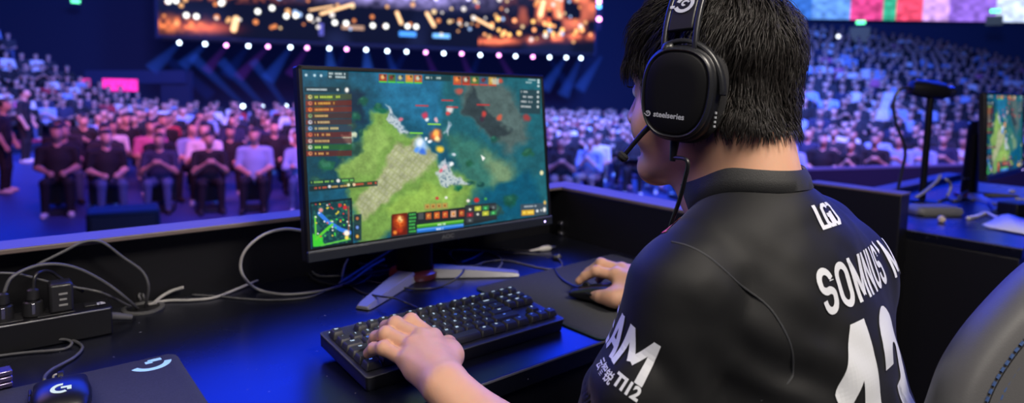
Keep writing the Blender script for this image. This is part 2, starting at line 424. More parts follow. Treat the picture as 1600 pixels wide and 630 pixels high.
jer.chain([SR, SR+(ER-SR)*.45, SR+(ER-SR)*.78], (.053, .061, .068), .025)
def cut_hem(P, d):
    for S_, E_ in ((SL, EL), (SR, ER)):
        ax = (E_-S_)/np.linalg.norm(E_-S_); L = np.linalg.norm(E_-S_); t = (P-S_)@ax
        rr = np.linalg.norm(P-S_-t[:, None]*ax, axis=1); near = rr < .16
        d = np.where(near & (t > 0), np.maximum(d, t-.72*L), d)
        d = np.where(near & (t > .4*L), np.maximum(d, -np.maximum(rr-(.0615+.008*(t/L-.45)), .45*L-t)), d)
    return d
def folds(P, d):
    # cloth folds: diagonal drags from the armpit, creases at the waist, sleeve ripples
    q = P-SL; a = (EL-SL)/np.linalg.norm(EL-SL); t = q@a
    w = np.exp(-((t-.10)/.07)**2)*np.exp(-(np.linalg.norm(q-t[:, None]*a, axis=1)/.09)**2)
    d = d+.0026*w*np.sin(95*t+38*P[:, 0]+9*vnoise(P, 14, 5))
    w2 = np.exp(-(((P-(.20, -.45, .07))/(.08, .08, .10))**2).sum(1))
    d = d+.0028*w2*np.sin(62*(P[:, 2]+.8*P[:, 0])+5*vnoise(P, 11, 8))
    w3 = 1/(1+np.exp((P[:, 2]-.05)/.03))
    d = d+.0045*w3*np.sin(50*P[:, 2]+14*vnoise(P, 6, 2))
    return d+.0040*vnoise(P, 15, 11)+.0016*np.sin(70*(P[:, 2]*.8+P[:, 0])+4*vnoise(P, 9, 31))*np.exp(-(((P-np.array((.24, -.44, .14)))/np.array((.07, .07, .09)))**2).sum(1))+.0012*vnoise(P, 42, 12)
jer.mods += [folds, cut_hem]
m_jersey = mat('jersey_cloth', (.0038, .0042, .0050, 1), .62, bump=.25, bscale=1500, sheen=.05, spec=.28, fdist=.0005)
JV, JF = jer.mesh(.0030)
jersey = mesh_obj('jersey', JV, JF, m_jersey, player, ang=180, fast=True)
bvh_j = BVHTree.FromPolygons([tuple(p) for p in JV], [tuple(map(int, f)) for f in JF])
m_print = mat('white_print', (.60, .62, .65, 1), .6, emit=(.60, .62, .65, 1), es=.05)
def nearest(p): h = bvh_j.find_nearest(Vector(p)); return np.array(h[0]), np.array(h[1])

# back prints: a frame on the upper back
BO = np.array([.322, -.60, .20]); BU = np.array((math.cos(rad(4)), math.sin(rad(4)), 0)); BN = np.array((-BU[1], BU[0], 0))
BN = BN*math.cos(rad(24))+np.array((0, 0, -1))*math.sin(rad(24)); BV = np.cross(BU, BN)
def backray(u0, v0): return lambda u, v: (BO+BU*(u+u0)+BV*(v+v0), BN)
def scaled(p, sx, sy): return np.array(p[0])*np.array((sx, sy)), p[1]
def word(letters, w, gap, t):
    parts = []; x = 0
    for ch in letters:
        wd = {'M': 1.32, 'N': 1.06}.get(ch, 1.0)*w; h = 1.0; a, b = t/2, wd-t/2; lo, hi = t/2, h-t/2; r = min((b-a)/2, .30); ry = .24
        if ch == 'S': L = [[(b, .70)]+arc(b-r, hi-ry, r, ry, 0, 90, 6)+arc(a+r, hi-ry, r, ry, 90, 180, 6)+[(a, .66)]+arc(a+r, .62, r, .13, 180, 255, 4)+arc(b-r, .38, r, .13, 75, 0, 4)+[(b, .34)]+arc(b-r, lo+ry, r, ry, 0, -90, 6)+arc(a+r, lo+ry, r, ry, 270, 180, 6)+[(a, .30)]]
        elif ch == 'O': L = [arc(b-r, hi-ry, r, ry, 0, 90, 6)+arc(a+r, hi-ry, r, ry, 90, 180, 6)+arc(a+r, lo+ry, r, ry, 180, 270, 6)+arc(b-r, lo+ry, r, ry, 270, 360, 6)+[(b, hi-ry), (b, hi-ry+.01)]]
        elif ch == 'U': L = [[(a, 1)]+arc(a+r, lo+ry, r, ry, 180, 270, 6)+arc(b-r, lo+ry, r, ry, 270, 360, 6)+[(b, 1)]]
        elif ch == 'M': L = [[(a, 0), (a, 1)], [(b, 0), (b, 1)], [(a-.02, .97), ((a+b)/2, .12)], [(b+.02, .97), ((a+b)/2, .12)]]
        elif ch == 'N': L = [[(a, 0), (a, 1)], [(b, 0), (b, 1)], [(a-.01, .95), (b+.01, .05)]]
        elif ch == '`': L = [[(a, 1.02), (a+.16, .74)]]; wd = .42
        v, f = stroke2d(L, t); parts.append((v+np.array((x, 0)), f)); x += wd+gap
    v, f = merge2d(parts); return v-np.array((0, .5)), f, x-gap
v, f, wx = word('SOMNUS`M', .57, .10, .158)
H_ = .045; v = v*np.array((H_*.90, H_))
V3, F3 = wrap(v, f, bvh_j, backray(-.065, .069)); mesh_obj('player_name_print', V3, F3, m_print, player, smooth=False)
one = ([(0, .72), (.24, 1), (.42, 1), (.42, 0), (.22, 0), (.22, .74), (0, .56)], [(0, 1, 5, 6), (1, 2, 3, 4, 5)])
T_ = .185; th = [[(.0+T_/2, .72)]+arc(.27, .76, .27-T_/2, .24-T_/2, 180, 0, 12)+[(.54-T_/2, .66)]+arc(.30, .64, .24-T_/2, .12, 0, -70, 5)+[(.20, .515)], [(.20, .515)]+arc(.30, .39, .24-T_/2, .12, 70, 0, 5)+[(.54-T_/2, .30)]+arc(.27, .24, .27-T_/2, .24-T_/2, 0, -180, 12)+[(T_/2, .30)]]
v, f = merge2d([(np.array(one[0]), one[1]), (stroke2d(th, T_)[0]+np.array((.56, 0)), stroke2d(th, T_)[1])])
v = (v-np.array((.55, 1)))*np.array((.132, .200))
V3, F3 = wrap(v, f, bvh_j, backray(.002, .032), step=.004); mesh_obj('number_print', V3, F3, m_print, player, smooth=False)
lg = stroke2d([[(.08, 1), (.08, .09), (.42, .09)], [(.74, .80), (.64, .91), (.50, .91), (.40, .80), (.40, .22), (.50, .09), (.66, .09), (.66, .5), (.54, .5)], [(.80, .91), (.98, .91), (1.10, .78), (1.10, .24), (.98, .09), (.80, .09)], [(.80, .62), (.80, .09)]], .15)
v = (lg[0]-np.array((.6, .5)))*np.array((.037, .027))
V3, F3 = wrap(v, lg[1], bvh_j, backray(-.003, .138), step=.004); mesh_obj('team_logo_print', V3, F3, m_print, player, smooth=False)

# sleeve print, wrapped round the left upper arm
AXL = (EL-SL)/np.linalg.norm(EL-SL); out0 = deep(985, 565, .5)-SL; out0 = out0-AXL*(out0@AXL); out0 /= np.linalg.norm(out0); tan0 = np.cross(AXL, out0)
def sleeveray(u0, t0, rot):
    c, s = math.cos(rot), math.sin(rot)
    def g(u, v):
        u, v = u*c-v*s, u*s+v*c
        a = (u+u0)/.070; d = out0*math.cos(a)+tan0*math.sin(a); o = SL+AXL*(t0-v)
        return o+d*.25, -d
    return g
if tan0@_r < 0: tan0 = -tan0
am = stroke2d([[(0, .93), (.44, .93)], [(.22, 1), (.22, 0)], [(.98, .92), (.62, .92), (.62, .08), (.98, .08)], [(.62, .5), (.93, .5)],
               [(1.10, 0), (1.36, 1.0)], [(1.36, 1.0), (1.62, 0)], [(1.18, .30), (1.54, .30)],
               [(1.78, 0), (1.80, 1)], [(1.80, .96), (2.14, .30)], [(2.14, .30), (2.48, .96)], [(2.48, 1), (2.50, 0)]], .17)
v = (am[0]-np.array((2.50, .5)))*np.array((.054, .041))
V3, F3 = wrap(v, am[1], bvh_j, sleeveray(-.002, .067, rad(-9)), step=.005); mesh_obj('sleeve_word_print', V3, F3, m_print, player, smooth=False)
v, f = text2d('\u4e91\u667a\u9510', .0125, 1, .0002); V3, F3 = wrap(v, f, bvh_j, sleeveray(-.0500, .0925, rad(-9)), step=.004); mesh_obj('sleeve_script_print', V3, F3, m_print, player, smooth=False)
v, f = text2d('TI12', .0165, 1, .0007); V3, F3 = wrap(v, f, bvh_j, sleeveray(-.0150, .0935, rad(-9)), step=.004); mesh_obj('sleeve_event_print', V3, F3, m_print, player, smooth=False)
# seam, collar, cuffs, shoulder flash
def on_jersey(pts, off=.0004, n=6):
    out = []
    for p in catmull(pts, n): q, nn = nearest(p); out.append(q+nn*off)
    return out
m_seam = mat('jersey_seam', (.030, .032, .036, 1), .6)  # lighter than the cloth: the seam's highlight is put into its colour
seam = []
for i in range(15):
    a = rad(-10+262*i/14)
    # loop round the arm hole, in the plane between shoulder and chest
    n_ = np.array((.90, .10, .42)); n_ /= np.linalg.norm(n_); e1 = np.cross(n_, (0, 1, 0)); e1 /= np.linalg.norm(e1); e2 = np.cross(n_, e1)
    seam.append(SL+np.array((.018, -.012, -.020))+(e1*math.cos(a)+e2*math.sin(a))*.092)
SP_ = np.array(on_jersey(seam, .0, 5))
for _ in range(14): SP_[1:-1] = (SP_[:-2]+2*SP_[1:-1]+SP_[2:])/4
SP_ = [nearest(p)[0]+nearest(p)[1]*.0002 for p in SP_]
for _ in range(3): SP_ = [SP_[0]]+[(SP_[i-1]+2*SP_[i]+SP_[i+1])/4 for i in range(1, len(SP_)-1)]+[SP_[-1]]
MB().tube(SP_, .0011, 6).build('armhole_seam', m_seam, player)
m_red = mat('red_trim', (.55, .012, .02, 1), .6)
m_collar = mat('collar_cloth', (.006, .0066, .0076, 1), .65, bump=.5, bscale=900, sheen=.08, fdist=.0006)
cl = []; NCL = 48; bvh_b = BVHTree.FromPolygons([tuple(p) for p in BVv], [tuple(map(int, f)) for f in BVf])
NAX = (NT-NB)/np.linalg.norm(NT-NB)
def cast_in(bv, c, d):
    h = bv.ray_cast(Vector(c+d*.25), Vector(-d))
    return np.array(h[0]) if h[0] is not None else c+d*.07
for i in range(NCL):
    a = 2*math.pi*i/NCL; dr = np.array((math.cos(a), math.sin(a), 0)); s_ = math.sin(a)
    hb = NB+np.array((.002, 0, 0)); zl = .0290-.036*max(s_, 0)-.002*max(-s_, 0); zu = zl+.0165
    qb = cast_in(bvh_b, hb+np.array((0, 0, zu)), dr); rb = np.linalg.norm(qb-hb-np.array((0, 0, zu)))
    up_ = hb+np.array((0, 0, zu))+dr*(min(rb, .074)+.0045)
    lo_ = hb+np.array((0, 0, zl-.006))+dr*(min(rb, .074)+.0125); nr, nn = nearest(lo_)
    if nn@dr < 0: nn = -nn
    lo_ = nr+nn*.0012; o = dr*.8+np.array((0, 0, .6)); md = (up_+lo_)/2+o*.0010
    cl.append([lo_-nn*.004, lo_+nn*.0010, md+o*.0014, up_+o*.0008, up_-o*.0022, md-o*.0035])
cl.append(cl[0])
for _ in range(3):
    A_ = np.array(cl[:-1]); A_ = (np.roll(A_, 1, 0)+2*A_+np.roll(A_, -1, 0))/4; cl = [list(r) for r in A_]+[list(A_[0])]
mb = MB(); mb.loft(cl, cap=False); mb.build('collar', m_collar, player, ang=60)
for S_, E_, nm in ((SL, EL, 'l'), (SR, ER, 'r')):
    ax = (E_-S_)/np.linalg.norm(E_-S_); L = np.linalg.norm(E_-S_); e1 = np.cross(ax, (1, 0, 0)); e1 /= np.linalg.norm(e1); e2 = np.cross(ax, e1); rings = []
    for t, dr in ((.700, .0012), (.722, .0030), (.748, .0030), (.748, -.0040), (.722, -.0035), (.700, -.003)):
        rings.append([S_+ax*(t*L)+(e1*math.cos(2*math.pi*k/48)+e2*math.sin(2*math.pi*k/48))*(.0665+dr+.0012*math.sin(5*2*math.pi*k/48)) for k in range(48)])
    mb = MB(); mb.loft(rings+[rings[0]], cap=False); mb.build('sleeve_cuff', m_red, player, ang=60)['label'] = 'red sleeve cuff'
# red flash with pale specks on the front of the left shoulder
rows = []
for i in range(9):
    r_ = []
    for j in range(5):
        p = np.array((.225-.062*i/8, -.285-.030*i/8+.012*j/4-.006, .30)); q, nn = nearest(p+np.array((0, 0, -.03))); r_.append(q+nn*.0012)
    rows.append(r_)
mb = MB(); vs = [p for r in rows for p in r]; mb.add(vs, [(i*5+j, i*5+j+1, i*5+j+6, i*5+j+5) for i in range(8) for j in range(4)])
m_flash = bpy.data.materials.new('shoulder_flash'); m_flash.use_nodes = True; nt = m_flash.node_tree; b = nt.nodes['Principled BSDF']
tc = nt.nodes.new('ShaderNodeTexCoord'); vo = nt.nodes.new('ShaderNodeTexNoise'); vo.inputs['Scale'].default_value = 190; cr = nt.nodes.new('ShaderNodeValToRGB')
cr.color_ramp.elements[0].color = (.5, .02, .02, 1); cr.color_ramp.elements[0].position = .5; cr.color_ramp.elements[1].color = (.7, .55, .5, 1); cr.color_ramp.elements[1].position = .62
nt.links.new(tc.outputs['Object'], vo.inputs['Vector']); nt.links.new(vo.outputs['Fac'], cr.inputs[0]); nt.links.new(cr.outputs[0], b.inputs['Base Color']); b.inputs['Roughness'].default_value = .6
mb.build('shoulder_flash', m_flash, player)['label'] = 'red shoulder flash with pale specks'
# trousers and shoes (under the desk)
tr = SDF()
tr.ell((.340, -.515, -.205), (.172, .130, .085), None, .05)
for sx, kx in ((-1, .22), (1, .47)):
    hp = np.array((.340+sx*.085, -.50, -.205)); kn = np.array((kx, -.10, -.235)); an = np.array((kx+sx*.01, -.06, -.645))
    tr.chain([hp, kn, an], (.088, .064, .050), .05)
m_tr = mat('trousers_cloth', (.008, .008, .010, 1), .8)
V, F = tr.mesh(.009); mesh_obj('trousers', V, F, m_tr, player, ang=180, fast=True)
m_shoe = mat('shoe_black', (.012, .012, .014, 1), .5)
for sx, kx in ((-1, .22), (1, .47)):
    sh = SDF(); an = np.array((kx+sx*.01, -.06, -.70)); sh.chain([an+(0, -.05, 0), an+(0, .07, -.002), an+(sx*.01, .16, -.010)], (.038, .040, .030), .03); sh.cone(an, an+(0, -.01, .06), .042, .046, .03)
    sh.mods.append(lambda P, d: np.maximum(d, -.738-P[:, 2])); V, F = sh.mesh(.006); mesh_obj('shoe', V, F, m_shoe, player, ang=180, fast=True)
# eyes, brows and lashes
m_eye = mat('eye_white', (.75, .72, .70, 1), .15); m_iris = mat('eye_dark', (.012, .007, .004, 1), .1)
for sx in (-1, 1):
    e = MB().ball(hd(sx*.031, .0855, .010), .0112, 18).build('eye', m_eye, player, ang=180)
    MB().ball(hd(sx*.030, .0925, .009), (.0050, .0050, .0050), 12).build('iris', m_iris, e, ang=180)
m_hair = mat('black_hair', (.013, .010, .0085, 1), .52, spec=.45)
mb = MB()
for sx in (-1, 1):
    for i in range(26):
        t = i/25; p = hd(sx*(.012+.036*t), .101-.012*t*t-.006*t, .032+.004*math.sin(3*t)); mb.tube([p, p+HR@np.array((sx*.005, .0015, .0035))], [.0007, .0003], 4)
    for i in range(14):
        t = i/13; p = hd(sx*(.020+.024*t), .0975-.007*abs(t-.4)**1.5*3, .0155); mb.tube([p, p+HR@np.array((sx*.002*(t-.3), .005, -.0008)), p+HR@np.array((sx*.004*(t-.3), .008, .001))], [.0005, .0004, .0002], 4)
mb.build('brows_and_lashes', m_hair, player)
# hair: a close cap plus many tapered strands
scalp = SDF(); scalp.p = [q for q in HEADP]
def hl(P): return (P-HC)@HR
def hairline(L):
    """signed: > 0 where hair grows (head frame)"""
    x, y, z = np.abs(L[:, 0]), L[:, 1], L[:, 2]
    front = z-(.062+.0*x)                                       # forehead
    sideb = z-np.interp(y, (-.12, -.085, -.05, -.032, -.018, .012, .045, .07, .12), (-.040, -.040, -.039, -.037, -.033, -.030, .022, .055, .066))
    return np.where(y > .06, np.maximum(front, sideb), sideb)
cap = SDF(); cap.p = list(HEADP)
cap.mods.append(lambda P, d: np.maximum(d-.0035+.0015*vnoise(P, 90, 4), -hairline(hl(P))))
V, F = cap.mesh(.0030); hair = mesh_obj('hair', V, F, m_hair, player, ang=180, fast=True)
mb = MB(); rng = np.random.default_rng(3); roots = []
def grad(P):
    e = 1e-3; d0 = scalp.eval(P); N_ = np.stack([(scalp.eval(P+np.eye(3)[k]*e)-d0)/e for k in range(3)], 1); return d0, N_/(np.linalg.norm(N_, axis=1)[:, None]+1e-9)
while len(roots) < 15000:
    u = rng.normal(size=(9000, 3)); u /= np.linalg.norm(u, axis=1)[:, None]; u[:, 2] *= np.where(u[:, 2] < 0, 1.5, 1)
    q = hd(0, -.005, .03)+(u*np.array((.09, .11, .10)))@HR.T
    for _ in range(4): d0, N_ = grad(q); q = q-N_*d0[:, None]
    roots += list(q[(hairline(hl(q)) > .001)])
roots = [roots[i] for i in rng.permutation(len(roots))[:14500]]
whorl = np.array((.006, -.045, .130)); RT = hl(np.array(roots))
clump = rng.random(len(roots))
cell = vnoise(RT, 55, 21); cell2 = vnoise(RT, 55, 22); cell3 = vnoise(RT, 40, 23)
SP = []; NSEG = 7
P = RT.copy(); ln = np.interp(P[:, 2], (-.08, -.03, .02, .07, .14), (.012, .020, .032, .044, .050))*(.55+.75*rng.random(len(P)))
ln = ln*np.where(P[:, 1] > .045, 1.10, 1)
lift = np.interp(P[:, 2], (-.08, -.02, .06, .14), (.0025, .005, .010, .013))*(.25+1.2*rng.random(len(P)))*(1+.45*cell3)
dirn = P-whorl; dirn[:, 2] *= .55; dirn /= np.linalg.norm(dirn, axis=1)[:, None]+1e-9
path = [P.copy()]; jit = rng.normal(size=(len(P), 3))
for sgi in range(NSEG):
    t = (sgi+1)/NSEG
    g = np.zeros_like(P); g[:, 2] = -np.interp(P[:, 2], (0, .06, .13), (1.0, .8, .12)); g[:, 1] = np.where(P[:, 1] > .02, .35*(P[:, 2] > .05), 0)
    d_ = dirn*.55+g*.75; d_[:, 0] += .48*cell+.16*jit[:, 0]; d_[:, 1] += .48*cell2+.16*jit[:, 1]; d_[:, 2] += .1*jit[:, 2]
    Wp = HC+P@HR.T; e = 1e-3; d0 = scalp.eval(Wp)
    N_ = np.stack([(scalp.eval(HC+(P+np.eye(3)[k]*e)@HR.T)-d0)/e for k in range(3)], 1); N_ /= np.linalg.norm(N_, axis=1)[:, None]+1e-9
    d_ = d_-N_*(d_*N_).sum(1)[:, None]; d_ /= np.linalg.norm(d_, axis=1)[:, None]+1e-9
    P = P+d_*(ln/NSEG)[:, None]
    Wp = HC+P@HR.T; d0 = scalp.eval(Wp); want = .003+lift*np.sin(math.pi*min(1, t*.62))*1.0
    P = P+N_*((want-d0)*.8)[:, None]; path.append(P.copy())
path = np.stack(path, 1)
# keep strands out of the face
keep = ~((path[:, -1, 1] > .062) & (path[:, -1, 2] < .012)); path = path[keep]
n = len(path); K = NSEG+1; W = HC+path.reshape(-1, 3)@HR.T; W = W.reshape(n, K, 3)
T = np.gradient(W, axis=1); T /= np.linalg.norm(T, axis=2)[..., None]+1e-9; cen = HC+HR@np.array((0, 0, .03)); O_ = W-cen; O_ /= np.linalg.norm(O_, axis=2)[..., None]
X = np.cross(T, O_); X /= np.linalg.norm(X, axis=2)[..., None]+1e-9; Y = np.cross(T, X)
wr = np.interp(np.linspace(0, 1, K), (0, .3, .75, 1), (.00062, .00072, .00055, .0001))[None, :, None]*(.6+.8*rng.random((n, 1, 1)))
ring = np.stack([W+X*wr, W-X*wr*.5+Y*wr*.6, W-X*wr*.5-Y*wr*.6], 2)  # n,K,3,3
Vh = ring.reshape(-1, 3); base = (np.arange(n)*K*3)[:, None, None]+(np.arange(K-1)*3)[None, :, None]+np.arange(3)[None, None, :]
nxt = (np.arange(n)*K*3)[:, None, None]+(np.arange(K-1)*3)[None, :, None]+((np.arange(3)+1) % 3)[None, None, :]
Fh = np.stack([base, nxt, nxt+3, base+3], -1).reshape(-1, 4)
s_ = mesh_obj('hair_strands', Vh, Fh, m_hair, hair, ang=180, fast=True)
s_['kind'] = 'stuff'
# ------------------------------------------------------------------ headset
m_hs = mat('headset_matte', (.0075, .008, .010, 1), .42, spec=.4, bump=.05, bscale=2500, fdist=.0004)
m_hsp = mat('headset_plate', (.004, .0042, .005, 1), .5, spec=.25)
m_hsr = mat('headset_ring', (.014, .015, .018, 1), .34, spec=.5)
m_pad = mat('headset_pad', (.009, .009, .011, 1), .85, bump=.6, bscale=900)
m_hsw = mat('headset_print', (.42, .44, .47, 1), .5, emit=(.42, .44, .47, 1), es=.05)
hs = empty('headset', hd(0, -.01, .20), 'black over-ear gaming headset with boom microphone worn on the head', 'headset')
def shp(hw, hh, k=2.5, n=56, tap=.06):
    out = []
    for i in range(n):
        a = 2*math.pi*i/n; c, s = math.cos(a), math.sin(a); x = hw*math.copysign(abs(c)**(2/k), c); y = hh*math.copysign(abs(s)**(2/k), s); out.append((x*(1+tap*y/hh), y))
    return out
def cup(sx):
    # frame: W outwards, U forwards, V up; tilted a little
    R = HR@rotz(rad(-sx*4))@rotx(rad(8)); W_ = R@np.array((sx, 0, 0)); U_ = R@np.array((0, 1., 0)); V_ = R@np.array((0, 0, 1.))
    O = hd(sx*.074, .000, .002)
    def ring(w, hw, hh, tap=.05): return [O+W_*w+U_*p[0]+V_*p[1] for p in shp(hw, hh, tap=tap)]
    c = empty('ear_cup', O); c.parent = hs; c.location = tuple(O-np.array(hs.location)); 
    mb = MB(); mb.loft([ring(.003, .036, .045), ring(.003, .041, .050), ring(.009, .0445, .0535), ring(.016, .0435, .0525), ring(.019, .040, .049)]); p_ = mb.build('ear_pad', m_pad, c, ang=60)
    mb = MB(); mb.loft([ring(.017, .037, .0460), ring(.019, .0410, .0500), ring(.024, .0425, .0515), ring(.034, .0415, .0505), ring(.0365, .0395, .0485)]); mb.build('shell', m_hs, c, ang=50)
    mb = MB(); mb.loft([ring(.034, .0395, .0485), ring(.038, .0395, .0485), ring(.0415, .0380, .0470), ring(.0425, .0365, .0455), ring(.0415, .0350, .0440), ring(.0400, .0345, .0435)]); mb.build('trim_ring', m_hsr, c, ang=50)
    mb = MB(); mb.loft([ring(.038, .0345, .0435), ring(.0415, .0340, .0430), ring(.0425, .0320, .0410), ring(.0428, .02, .027)]); mb.build('outer_plate', m_hsp, c, ang=60)
    return c, O, U_, V_, W_
cL, O, U_, V_, W_ = cup(-1)
UU = -U_  # writing reads front to back seen from outside: u runs backwards
v, f = text2d('steelseries', .0082, 1, .00022); mesh_obj('brand_print', flat(v, O+W_*.0431-UU*.0030-V_*.0240, UU, V_), f, m_hsw, cL, smooth=False)
def spiral(s):
    a = stroke2d([[(.40*math.cos(t)*(1-.10*t/5), .40*math.sin(t)*(1-.1*t/5)) for t in np.linspace(rad(200), rad(520), 24)]], .17)
    b = stroke2d([[((.04+.030*t)*math.cos(-t-1), (.04+.030*t)*math.sin(-t-1)) for t in np.linspace(0, 5, 14)]], .09); c = stroke2d([[(-.62, -.08), (-.42, -.10)]], .14)
    v, f = merge2d([a, b, c]); return v*s, f
v, f = spiral(.0072); mesh_obj('brand_mark', flat(v, O+W_*.0431-UU*.0268-V_*.0240, UU, V_), f, m_hsw, cL, smooth=False)
# little marks on the rear side of the shell
mb = MB()
for k, h in enumerate((.0030, .0026, .0022, .0010)):
    mb.box(O+W_*.030+UU*.0421-V_*(.016+.0046*k), (.0016, .0016, .0022))
mb.build('control_marks', m_hsw, cL)
cR, OR, UR, VR, WR_ = cup(1)
# yokes, headband, suspension strap
BC = hd(0, -.004, .040)
def band(t, rx=.098, rz=.112, off=0): return hd((rx+off)*math.sin(t), -.004, .028+(rz+off)*math.cos(t))
def strip_rings(ts, half, thick, off, ygrow=None):
    out = []
    for t in ts:
        p = band(t, off=off); q = band(t, off=off+thick); yv = HR@np.array((0, 1., 0)); hw = half if ygrow is None else ygrow(t)
        out.append([p-yv*hw, q-yv*hw, q+yv*hw, p+yv*hw])
    return out
ts = np.linspace(-1.42, 1.42, 41)
for sgn in (-1, 1):
    mb = MB(); yv = HR@np.array((0, 1., 0)); rr = []
    for t in ts:
        p = band(t, off=.006); q = band(t, off=.012); rr.append([p+yv*sgn*.0150, q+yv*sgn*.0150, q+yv*sgn*.0205, p+yv*sgn*.0205])
    mb.loft(rr); mb.build('band_rail', m_hsr, hs, bevel=.0012)
mb = MB(); mb.loft(strip_rings(np.linspace(-1.22, 1.22, 31), .0148, .0035, .004)); mb.build('headband_strap', m_pad, hs, bevel=.001)
for sx in (-1, 1):
    mb = MB(); mb.loft(strip_rings(np.linspace(sx*1.235, sx*.70, 9), .0142, .006, .006)); mb.build('size_block', m_hs, hs, bevel=.0015)
    # bridge under the block and arm to the cup
    c_, O_2, Uc, Vc, Wc = ((cL, O, U_, V_, W_), (cR, OR, UR, VR, WR_))[0 if sx < 0 else 1]
    mb = MB(); mb.loft(strip_rings(np.linspace(sx*1.40, sx*1.49, 4), .0205, .007, .005)); mb.build('bridge', m_hsr, hs, bevel=.002)
    top = band(sx*1.47, off=.009)+HR@np.array((0, .013, 0)); tgt = O_2+Wc*.034+Uc*.016+Vc*.047
    mb = MB(); mb.tube([top+HR@np.array((0, .001, .004)), (top+tgt)/2+HR@np.array((sx*.003, .001, .001)), tgt, tgt+Vc*-.006], [.0072, .0056, .0068, .0066], 14, smooth=5); mb.build('yoke_arm', m_hsr, hs, ang=60)
    a0, a1 = (62, -12)
    pts = [O_2+Wc*.029-Uc*(-(.0455)*math.cos(rad(a)))*(1)+Vc*.0545*math.sin(rad(a)) for a in np.linspace(75, 188, 15)]
    rings = []
    for a in np.linspace(60, 178, 20):
        rdir = Uc*math.cos(rad(a))*.0435+Vc*math.sin(rad(a))*.0525; nrm = rdir/np.linalg.norm(rdir); p = O_2+Wc*.029+rdir
        rings.append([p+nrm*.0005-Wc*.006, p+nrm*.0055-Wc*.005, p+nrm*.0055+Wc*.005, p+nrm*.0005+Wc*.006])
    mb = MB(); mb.loft(rings); mb.build('yoke_ring', m_hsr, hs, bevel=.0016)
v, f = spiral(.026)
tm = -.98; pm = band(tm, off=.0125); tg = (band(tm+.02, off=.0125)-pm); tg /= np.linalg.norm(tg); mesh_obj('band_mark', flat(v, pm+np.cross(HR@np.array((0, -1., 0)), tg)*-.0002+(pm-BC)/np.linalg.norm(pm-BC)*.0004, HR@np.array((0, -1., 0)), tg), f, m_hsw, hs, smooth=False)
# boom and cable
bs = O+W_*.030+U_*.030-V_*.040; tip = deep(976, 241, .705)
mb = MB(); mb.tube([bs-(tip-bs)*.05, bs+(tip-bs)*.3+np.array((0, 0, .001)), tip], [.0036, .0030, .0028], 10, smooth=6); bo = mb.build('microphone_boom', m_hs, hs)
MB().tube([tip-(tip-bs)*.03, tip+(tip-bs)*.02, tip+(tip-bs)*.12, tip+(tip-bs)*.20], [.0035, .0068, .0070, .0045], 14, smooth=5).build('microphone_capsule', m_pad, bo)
cb = O+W_*.026-V_*.049
mb = MB(); mb.tube([cb+V_*.004, cb-V_*.006, cb-V_*.024], [.0052, .0048, .0030], 10); mb.build('strain_relief', m_hs, hs)
cpts = [cb-V_*.020, deep(1074, 252, .665), deep(1069, 285, .672), deep(1060, 318, .685), deep(1049, 349, .70), deep(1040, 385, .71), (.245, -.235, .08), (.26, -.20, -.02), (.26, -.19, -.10)]
MB().tube(cpts, .0023, 8, smooth=6).build('cable', m_hs, hs)
# ------------------------------------------------------------------ desk
m_top = bpy.data.materials.new('desk_top'); m_top.use_nodes = True; nt = m_top.node_tree; b = nt.nodes['Principled BSDF']
b.inputs['Base Color'].default_value = (.0045, .0050, .008, 1); b.inputs['Specular IOR Level'].default_value = 1.0; b.inputs['Specular Tint'].default_value = (.38, .46, 1, 1)  # blue specular tint puts the blue of the stage light into the reflections
tc = nt.nodes.new('ShaderNodeTexCoord'); n1 = nt.nodes.new('ShaderNodeTexNoise'); n1.inputs['Scale'].default_value = 7; n1.inputs['Detail'].default_value = 8
mr = nt.nodes.new('ShaderNodeMapRange'); mr.inputs[3].default_value = .22; mr.inputs[4].default_value = .36
nt.links.new(tc.outputs['Object'], n1.inputs['Vector']); nt.links.new(n1.outputs['Fac'], mr.inputs[0]); nt.links.new(mr.outputs[0], b.inputs['Roughness'])
v1 = nt.nodes.new('ShaderNodeTexNoise'); v1.inputs['Scale'].default_value = 130; v1.inputs['Detail'].default_value = 2
cr = nt.nodes.new('ShaderNodeValToRGB'); cr.color_ramp.elements[0].position = .735; cr.color_ramp.elements[0].color = (.0045, .005, .008, 1); cr.color_ramp.elements[1].position = .78; cr.color_ramp.elements[1].color = (.16, .16, .2, 1)
nt.links.new(tc.outputs['Object'], v1.inputs['Vector']); nt.links.new(v1.outputs['Fac'], cr.inputs[0]); nt.links.new(cr.outputs[0], b.inputs['Base Color'])
m_blk = mat('black_laminate', (.006, .006, .008, 1), .45, spec=.35)
m_cap = mat('barrier_capping', (.15, .115, .105, 1), .45, noise=.12, nscale=6)
m_edge = mat('desk_edging', (.10, .10, .12, 1), .35)
m_blkm = mat('black_metal', (.012, .012, .014, 1), .35, metal=.5)
def bb(name, x0, x1, y0, y1, z0, z1, m, parent=None, bevel=.002):
    return MB().box(((x0+x1)/2, (y0+y1)/2, (z0+z1)/2), (x1-x0, y1-y0, z1-z0)).build(name, m, parent, bevel=bevel)
desk = empty('gaming_desk', (.1, .2, -.74), 'black glossy player desk with low barrier walls in the foreground', 'desk')
bb('tabletop', -.80, .835, -.065, .539, -.030, 0, m_top, desk, .0015)
bb('edge_trim', -.80, .835, -.0662, -.0648, -.004, -.0006, m_edge, desk, .0003)
bb('front_barrier', -.95, .915, .540, .558, -.74, .126, m_blk, desk)
tr_ = bb('barrier_cap', -.95, .917, .495, .562, .1262, .135, m_cap, desk)
bb('side_barrier', .837, .915, -.20, .5395, -.74, .126, m_blk, desk)
bb('side_barrier_cap', .835, .917, -.20, .4945, .1262, .135, m_cap, desk)
bb('front_apron', -.80, .835, -.055, -.035, -.16, -.031, m_blk, desk)
bb('side_panel', -.80, -.775, -.035, .495, -.74, -.031, m_blk, desk)
